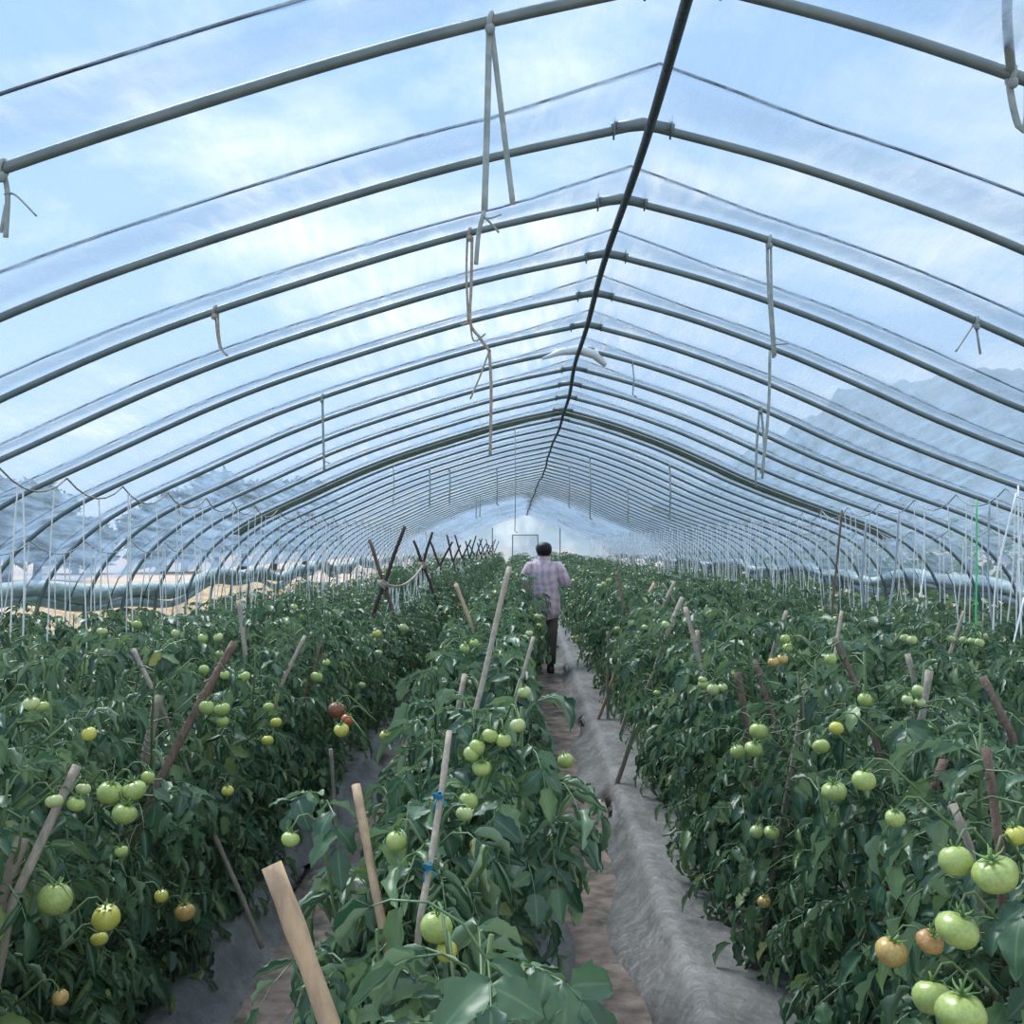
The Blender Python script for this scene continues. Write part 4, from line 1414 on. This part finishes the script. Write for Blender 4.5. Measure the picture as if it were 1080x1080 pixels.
ribbon([(948, 538, 8.2), (944, 600, 8.1), (933, 672, 8.0)], .009, M['grey_twine'], 'twine', 'thick blue grey twine slanting between the olive strap and the green twine', 'twine', 'thick twines', .8)
ribbon([(975, 600, 7.4), (968, 640, 7.3), (955, 692, 7.2)], .005, M['white_twine'], 'twine', 'thick white twine slanting between two blue grey twines', 'twine', 'thick twines', .8)

# cloth ties and cords hanging from the arches
def tie_group(px, py, d, strands, label, m, group='ties hanging from the arches'):
    loc = P(px, py, d)
    dz = arch_z(loc.x - ridge_x(d)) - loc.z
    loc.z += dz
    dpy = -dz * F / d
    strands = [([(a, b + dpy, e) for a, b, e in pts], rad, fl) for pts, rad, fl in strands]
    r = empty('hanging_tie', loc)
    mb = MB()
    ring = []
    for k in range(13):
        a = 2 * math.pi * k / 12
        ring.append(Vector((.004 * math.sin(a), .021 * math.cos(a), .021 * math.sin(a))))
    mb.tube(ring, .007, 6, cap=False)
    mb.ball((0, -.012, -.026), (.014, .012, .016), 8, 6)
    mb.build('knot', M[m], r)
    for pts, rad, fl in strands:
        ribbon([(a, b, d + dd) for a, b, dd in pts], rad, M[m], 'strip', None, root=r, flat=fl)
    tag(r, label, 'tie', group)


d0, d1, d2, d3, d4, d5 = HOOP_D[2], HOOP_D[3], HOOP_D[4], HOOP_D[5], HOOP_D[6], HOOP_D[7]
tie_group(517, 6, d0, [([(516, 10, 0), (514, 100, 0), (511, 205, 0)], .0085, .35), ([(518, 10, 0), (530, 110, .02), (541, 199, .03)], .0075, .35),
                      ([(511, 205, 0), (505, 228, 0), (502, 262, 0)], .006, .5), ([(511, 212, 0), (518, 219, 0), (526, 228, 0)], .006, .5), ([(509, 213, 0), (518, 213, 0), (529, 209, 0)], .004, .5)],
          'long pair of grey cloth strips hanging beside the ridge pole', 'cloth')
tie_group(4, 124, d0, [([(3, 124, 0), (8, 150, 0), (6, 195, 0)], .0075, .45), ([(5, 150, 0), (16, 150, 0), (38, 172, 0)], .006, .45), ([(6, 160, 0), (1, 190, 0)], .005, .5)],
          'short knotted grey cloth tie at the edge of the view', 'cloth')
tie_group(1066, 64, d0, [([(1067, 64, 0), (1062, 0, -.2), (1066, -90, -.45)], .012, .5), ([(1062, 55, 0), (1068, 95, 0), (1076, 121, 0), (1083, 112, 0), (1084, 60, 0)], .010, .5)],
          'wide grey strap looped round the arch below the blue sky', 'cloth')
tie_group(495, 236, d2, [([(493, 238, 0), (492, 280, 0), (494, 330, 0)], .005, 1), ([(498, 240, 0), (497, 290, 0), (496, 330, 0), (505, 345, 0), (516, 360, 0), (517, 361, 0)], .0065, 1), ([(496, 330, 0), (486, 333, 0)], .005, 1),
                        ([(496, 332, 0), (500, 350, 0), (512, 342, 0)], .004, 1), ([(516, 360, 0), (507, 385, 0), (496, 411, 0)], .004, 1), ([(516, 360, 0), (518, 400, 0), (517, 470, 0)], .0065, .4)],
          'knotted brown cord with a long strip hanging left of the ridge', 'brown_twine')
tie_group(227, 311, d2, [([(227, 312, 0), (229, 335, 0), (232, 350, 0)], .0045, 1), ([(230, 312, 0), (231, 335, 0), (234, 351, 0), (240, 358, 0)], .0045, 1)],
          'short brown cord knotted at its end on the straw bank side', 'brown_twine')
tie_group(340, 418, d5, [([(340, 418, 0), (341, 460, 0), (342, 497, 0)], .008, .4), ([(342, 485, 0), (348, 488, 0)], .006, .5)], 'single pale grey strip hanging over the straw bank side', 'cloth')
tie_group(811, 252, d2, [([(809, 254, 0), (811, 310, 0), (816, 376, 0)], .007, .4), ([(813, 254, 0), (814, 310, 0), (818, 374, 0)], .005, .4), ([(817, 362, 0), (831, 361, 0)], .006, .5),
                        ([(812, 368, 0), (811, 420, 0), (807, 470, 0), (803, 498, 0)], .0065, .45)], 'longest grey cloth strip hanging on the mountain side', 'cloth')
tie_group(802, 428, d5 + .8, [([(801, 430, 0), (798, 470, 0), (797, 511, 0)], .009, .4), ([(803, 430, 0), (806, 470, 0), (804, 502, 0)], .009, .4)], 'pair of blue grey strips below the longest cloth strip', 'cloth')
tie_group(1029, 339, d2, [([(1028, 341, 0), (1018, 356, 0), (1008, 371, 0)], .0085, .45), ([(1029, 341, 0), (1034, 374, 0)], .0055, .45)], 'short forked cloth tie on the arch above the mountain', 'cloth')
SM = [(667, 383, 415, 8, 'short strip hanging just right of the white plastic wrap'), (622, 461, 524, 17, 'dark strip hanging close to the ridge past the olive strap'),
      (706, 490, 545, 14, 'thin strip hanging deep on the mountain side above the row tops'), (543, 433, 540, 13, 'long pale strip hanging left of the ridge past the brown cord'),
      (415, 473, 512, 13, 'thin forked strip hanging over the crossed poles row'), (453, 489, 528, 15, 'thin strip hanging over the first crossed pair'),
      (474, 502, 538, 16, 'thin short strip beside the crossed pair strip'), (600, 493, 535, 20, 'tiny strip hanging beyond the dark strip near the ridge'),
      (662, 514, 548, 20, 'tiny strip hanging over the aisle row deep in the tunnel'), (524, 485, 522, 19, 'tiny pale strip hanging between ridge and long pale strip'),
      (502, 530, 552, 26, 'tiny strip hanging far back above the crossed poles'), (506, 538, 560, 26, 'tiny twin strip far back above the crossed poles')]
for px, a, b, hi, lab in SM:
    d = HOOP_D[hi]
    top = P(px, a, d)
    z = arch_z(top.x - ridge_x(d))
    top.z = z
    r = .005 if d < 12 else .011
    ro = empty('hanging_tie', top)
    mb = MB(); mb.tube([(0, 0, .02), (.004, -.02, 0), (0, -.022, -.02), (0, 0, -.03)], r, 5)
    mb.build('knot', M['cloth'], ro)
    ln = (b - a) / F * d
    mb = MB(); mb.tube([(0, -.01, -.02), (.01, -.01, -.02 - ln * .5), (.0, -.01, -.02 - ln), (.03, 0, -.04 - ln)], r, 6, flat=.5)
    mb.build('strip', M['cloth'], ro)
    tag(ro, lab, 'tie', 'small ties hanging from the arches')

# blue and white ties on the stakes
for px, py, d, m, lab in ((462, 841, 1.85, 'blue_twine', 'blue cord tied round the thin grey bamboo stake'),
                          (451, 915, 1.77, 'blue_twine', 'lower blue cord on the thin grey bamboo stake'),
                          (124, 886, 3.4, 'blue_twine', 'blue cord tied to the reddish brown branch')):
    c = P(px, py, d)
    mb = MB()
    for q in range(3):
        mb.tube([c + Vector((.008 * math.cos(t), .008 * math.sin(t), .003 * q + .002 * math.sin(t * 2))) for t in np.linspace(0, 6.28, 11)], .0016, 5, cap=False)
    mb.tube([c + Vector((0, -.008, 0)), c + Vector((.012, -.014, -.004)), c + Vector((.02, -.014, -.012))], .002, 5, flat=.4)
    mb.tube([c + Vector((0, -.008, 0)), c + Vector((-.005, -.014, -.01)), c + Vector((-.006, -.014, -.022))], .002, 5, flat=.4)
    tag(mb.build('cord_tie', M[m], loc=c), lab, 'tie', 'cord ties on stakes')

# ------------------------------------------------------------------ person
PX, PD = (573 - 555) / 84 + .01, 12.9


def skin_object(name, verts, edges, radii, material, parent, levels=2):
    me = bpy.data.meshes.new(name)
    me.from_pydata(verts, edges, [])
    ob = link(name, me, parent)
    me.materials.append(material)
    sk = ob.modifiers.new('skin', 'SKIN'); sk.use_smooth_shade = True
    sv = me.skin_vertices[0].data if me.skin_vertices else None
    if sv is None:
        return ob
    for v, r in zip(sv, radii):
        v.radius = r if hasattr(r, '__len__') else (r, r)
    sv[0].use_root = True
    ss = ob.modifiers.new('smooth', 'SUBSURF'); ss.levels = levels; ss.render_levels = levels
    return ob


per = empty('person', (PX, PD, 0.0))
tag(per, 'person in a pink patterned shirt walking away down the aisle', 'person')
sh = {-1: Vector((-.175, 0, 1.335)), 1: Vector((.175, 0, 1.335))}
el = {-1: Vector((-.275, -.02, 1.10)), 1: Vector((.275, -.03, 1.12))}
wr = {-1: Vector((-.235, .20, 1.06)), 1: Vector((.27, .19, 1.16))}
vs = []; es = []; rs = []


def addv(p, r, link_to=None):
    vs.append(tuple(p)); rs.append(r)
    if link_to is not None: es.append((link_to, len(vs) - 1))
    return len(vs) - 1


pel = addv((0, 0, .86), (.13, .10))
wai = addv((0, 0, 1.02), (.125, .09), pel)
che = addv((0, 0, 1.24), (.14, .10), wai)
nk0 = addv((0, .005, 1.37), (.065, .06), che)
nk1 = addv((0, .015, 1.44), (.05, .05), nk0)
hd0 = addv((0, .03, 1.50), (.068, .078), nk1)
hd1 = addv((0, .03, 1.565), (.074, .09), hd0)
hd2 = addv((0, .025, 1.61), (.05, .06), hd1)
nose = addv((0, .135, 1.515), (.012, .012), hd0)
for s in (-1, 1):
    ear = addv((s * .084, .02, 1.51), (.014, .022), hd0)
    a = addv(sh[s], .055, che)
    b = addv(el[s], .04, a)
    c = addv(wr[s], .028, b)
    h1 = addv(wr[s] + Vector((-s * .01, .05, -.005)), (.034, .018), c)
    for f in range(4):
        p0 = wr[s] + Vector((-s * .01 + (f - 1.5) * .02, .095, -.005))
        g = addv(p0, .0095, h1)
        g2 = addv(p0 + Vector((0, .03 - .004 * abs(f - 1.3), -.008)), .0085, g)
        addv(p0 + Vector((0, .046 - .006 * abs(f - 1.3), -.026)), .0075, g2)
    t = addv(wr[s] + Vector((-s * .045, .05, .004)), .010, c)
    addv(wr[s] + Vector((-s * .055, .082, -.006)), .0085, t)
    hp = addv((s * .09, 0, .82), (.085, .085), pel)
    kn = addv((s * .085, .05 if s < 0 else -.02, .47), .056, hp)
    an = addv((s * .08, -.02 if s < 0 else .04, .10), .036, kn)
    addv((s * .085, .10 if s < 0 else .16, .04), (.036, .024), an)
skin_object('body', vs, es, rs, M['skin'], per)


def ell(cx, cy, z, rx, ry, n=22, wr_=0.0, seed=0, tilt=0):
    return [(cx + rx * math.cos(a) * (1 + wr_ * math.sin(5 * a + seed + z * 9)), cy + ry * math.sin(a) * (1 + wr_ * math.cos(7 * a + seed * 2 + z * 13)), z + tilt * math.cos(a)) for a in np.linspace(0, 2 * math.pi, n, endpoint=False)]


mb = MB()
mb.rings([ell(.03, .0, .67, .152, .135, wr_=.05, tilt=.03), ell(.028, .0, .68, .168, .148, wr_=.05, tilt=.03), ell(.02, 0, .80, .18, .15, wr_=.045), ell(.012, 0, .93, .185, .145, wr_=.035), ell(.0, 0, 1.06, .185, .138, wr_=.03),
          ell(0, 0, 1.18, .20, .138, wr_=.025), ell(0, 0, 1.27, .212, .132, wr_=.02), ell(0, .0, 1.335, .195, .11), ell(0, .005, 1.38, .12, .085), ell(0, .008, 1.405, .082, .075), ell(0, .01, 1.44, .076, .072), ell(0, .01, 1.435, .062, .06)], cap=False)
for s in (-1, 1):
    path = [sh[s] + Vector((-s * .07, 0, -.02)), sh[s] + Vector((s * .0, 0, -.015)), sh[s].lerp(el[s], .35), sh[s].lerp(el[s], .7), el[s], el[s].lerp(wr[s], .25), el[s].lerp(wr[s], .6), el[s].lerp(wr[s], .85)]
    mb.tube(path, [.085, .083, .076, .072, .07, .066, .058, .052], 14, cap=False)
mb.build('shirt', M['shirt'], per)
mb = MB()
mb.rings([ell(0, .01, 1.425, .083, .078), ell(0, .012, 1.46, .080, .076), ell(0, .012, 1.462, .070, .066), ell(0, .01, 1.42, .072, .068)], cap=False)
mb.build('collar', M['shirt'], per)
mb = MB()
mb.rings([ell(0, 0, .70, .16, .125), ell(0, 0, .80, .165, .13), ell(0, 0, .92, .15, .115)], cap=True)
for s in (-1, 1):
    k = Vector((s * .085, .05 if s < 0 else -.02, .47)); a = Vector((s * .08, -.02 if s < 0 else .04, .12))
    mb.tube([Vector((s * .085, 0, .82)), Vector((s * .088, .02 if s < 0 else -.01, .66)), k, k.lerp(a, .5), a], [.098, .088, .078, .07, .064], 14)
mb.build('trousers', M['trousers'], per)
for s in (-1, 1):
    a = Vector((s * .082, -.02 if s < 0 else .04, .0))
    mb = MB()
    mb.rings([[(a.x + .05 * math.cos(t) * w, a.y + .055 + .13 * math.sin(t) * l, z) for t in np.linspace(0, 6.283, 16, endpoint=False)] for z, w, l in ((.004, .95, 1), (.03, 1, 1.02), (.06, .95, .95))] +
             [[(a.x + .05 * math.cos(t) * w, a.y + .03 + .11 * math.sin(t) * l, z) for t in np.linspace(0, 6.283, 16, endpoint=False)] for z, w, l in ((.085, .85, .7), (.13, .95, .55), (.15, .95, .5))])
    mb.build('shoe', M['shoe'], per)
mb = MB()
rings = []
for z, rx, ry, cy in ((1.472, .062, .04, -.028), (1.49, .082, .062, -.016), (1.52, .096, .092, .0), (1.555, .102, .108, .012), (1.59, .096, .108, .02), (1.615, .08, .09, .022), (1.632, .05, .058, .022), (1.64, .02, .02, .022)):
    rings.append(ell(0, cy, z, rx, ry, 20, .03, 3))
mb.rings(rings)
mb.build('hair', M['hair'], per)

# ------------------------------------------------------------------ sky and light
w = bpy.data.worlds.new('sky')
sc.world = w
w.use_nodes = True
nt = w.node_tree
nt.nodes.clear()
N = nt.nodes.new; L = nt.links.new
out = N('ShaderNodeOutputWorld'); bg = N('ShaderNodeBackground')
tc = N('ShaderNodeTexCoord')
sp = N('ShaderNodeSeparateXYZ'); L(tc.outputs['Generated'], sp.inputs[0])
# cloud layer seen from below: direction over height
ad = N('ShaderNodeMath'); ad.operation = 'ADD'; ad.inputs[1].default_value = 0.18
mxz = N('ShaderNodeMath'); mxz.operation = 'MAXIMUM'; mxz.inputs[1].default_value = 0.0
L(sp.outputs[2], mxz.inputs[0]); L(mxz.outputs[0], ad.inputs[0])
dvx = N('ShaderNodeMath'); dvx.operation = 'DIVIDE'; L(sp.outputs[0], dvx.inputs[0]); L(ad.outputs[0], dvx.inputs[1])
dvy = N('ShaderNodeMath'); dvy.operation = 'DIVIDE'; L(sp.outputs[1], dvy.inputs[0]); L(ad.outputs[0], dvy.inputs[1])
cb = N('ShaderNodeCombineXYZ'); L(dvx.outputs[0], cb.inputs[0]); L(dvy.outputs[0], cb.inputs[1])
cb.inputs[2].default_value = 3.7
nz = N('ShaderNodeTexNoise'); nz.inputs['Scale'].default_value = 1.5; nz.inputs['Detail'].default_value = 8; nz.inputs['Roughness'].default_value = .58; nz.inputs['Distortion'].default_value = .3
L(cb.outputs[0], nz.inputs['Vector'])
mr = N('ShaderNodeMapRange'); mr.inputs[1].default_value = .42; mr.inputs[2].default_value = .62
bi = N('ShaderNodeMath'); bi.operation = 'MULTIPLY_ADD'; bi.inputs[1].default_value = .17
L(sp.outputs[0], bi.inputs[0]); L(nz.outputs[0], bi.inputs[2])
L(bi.outputs[0], mr.inputs[0])
gr = N('ShaderNodeValToRGB')
gr.color_ramp.elements[0].position = 0.0; gr.color_ramp.elements[0].color = (.74, .82, .87, 1)
gr.color_ramp.elements[1].position = .75; gr.color_ramp.elements[1].color = (.17, .36, .76, 1)
e = gr.color_ramp.elements.new(.22); e.color = (.43, .62, .86, 1)
L(mxz.outputs[0], gr.inputs[0])
mx = N('ShaderNodeMix'); mx.data_type = 'RGBA'
L(mr.outputs[0], mx.inputs[0]); L(gr.outputs[0], mx.inputs[6])
mx.inputs[7].default_value = (.88, .94, .98, 1)
L(mx.outputs[2], bg.inputs[0])
bg.inputs[1].default_value = 0.80
L(bg.outputs[0], out.inputs[0])

sd = bpy.data.lights.new('sun', 'SUN'); sd.energy = 3.0; sd.angle = math.radians(30); sd.color = (1.0, .99, .97)
so = bpy.data.objects.new('sun', sd); C.objects.link(so)
so.rotation_euler = Euler((math.radians(-28), math.radians(-24), 0))

sc.view_settings.view_transform = 'Standard'
sc.view_settings.look = 'None'
sc.view_settings.gamma = 1.0
sc.view_settings.use_curve_mapping = False
sc.view_settings.exposure = 0.82
sc.cycles.max_bounces = 7
sc.cycles.diffuse_bounces = 3
sc.cycles.glossy_bounces = 2
sc.cycles.transmission_bounces = 3
sc.cycles.transparent_max_bounces = 12
sc.cycles.use_denoising = True
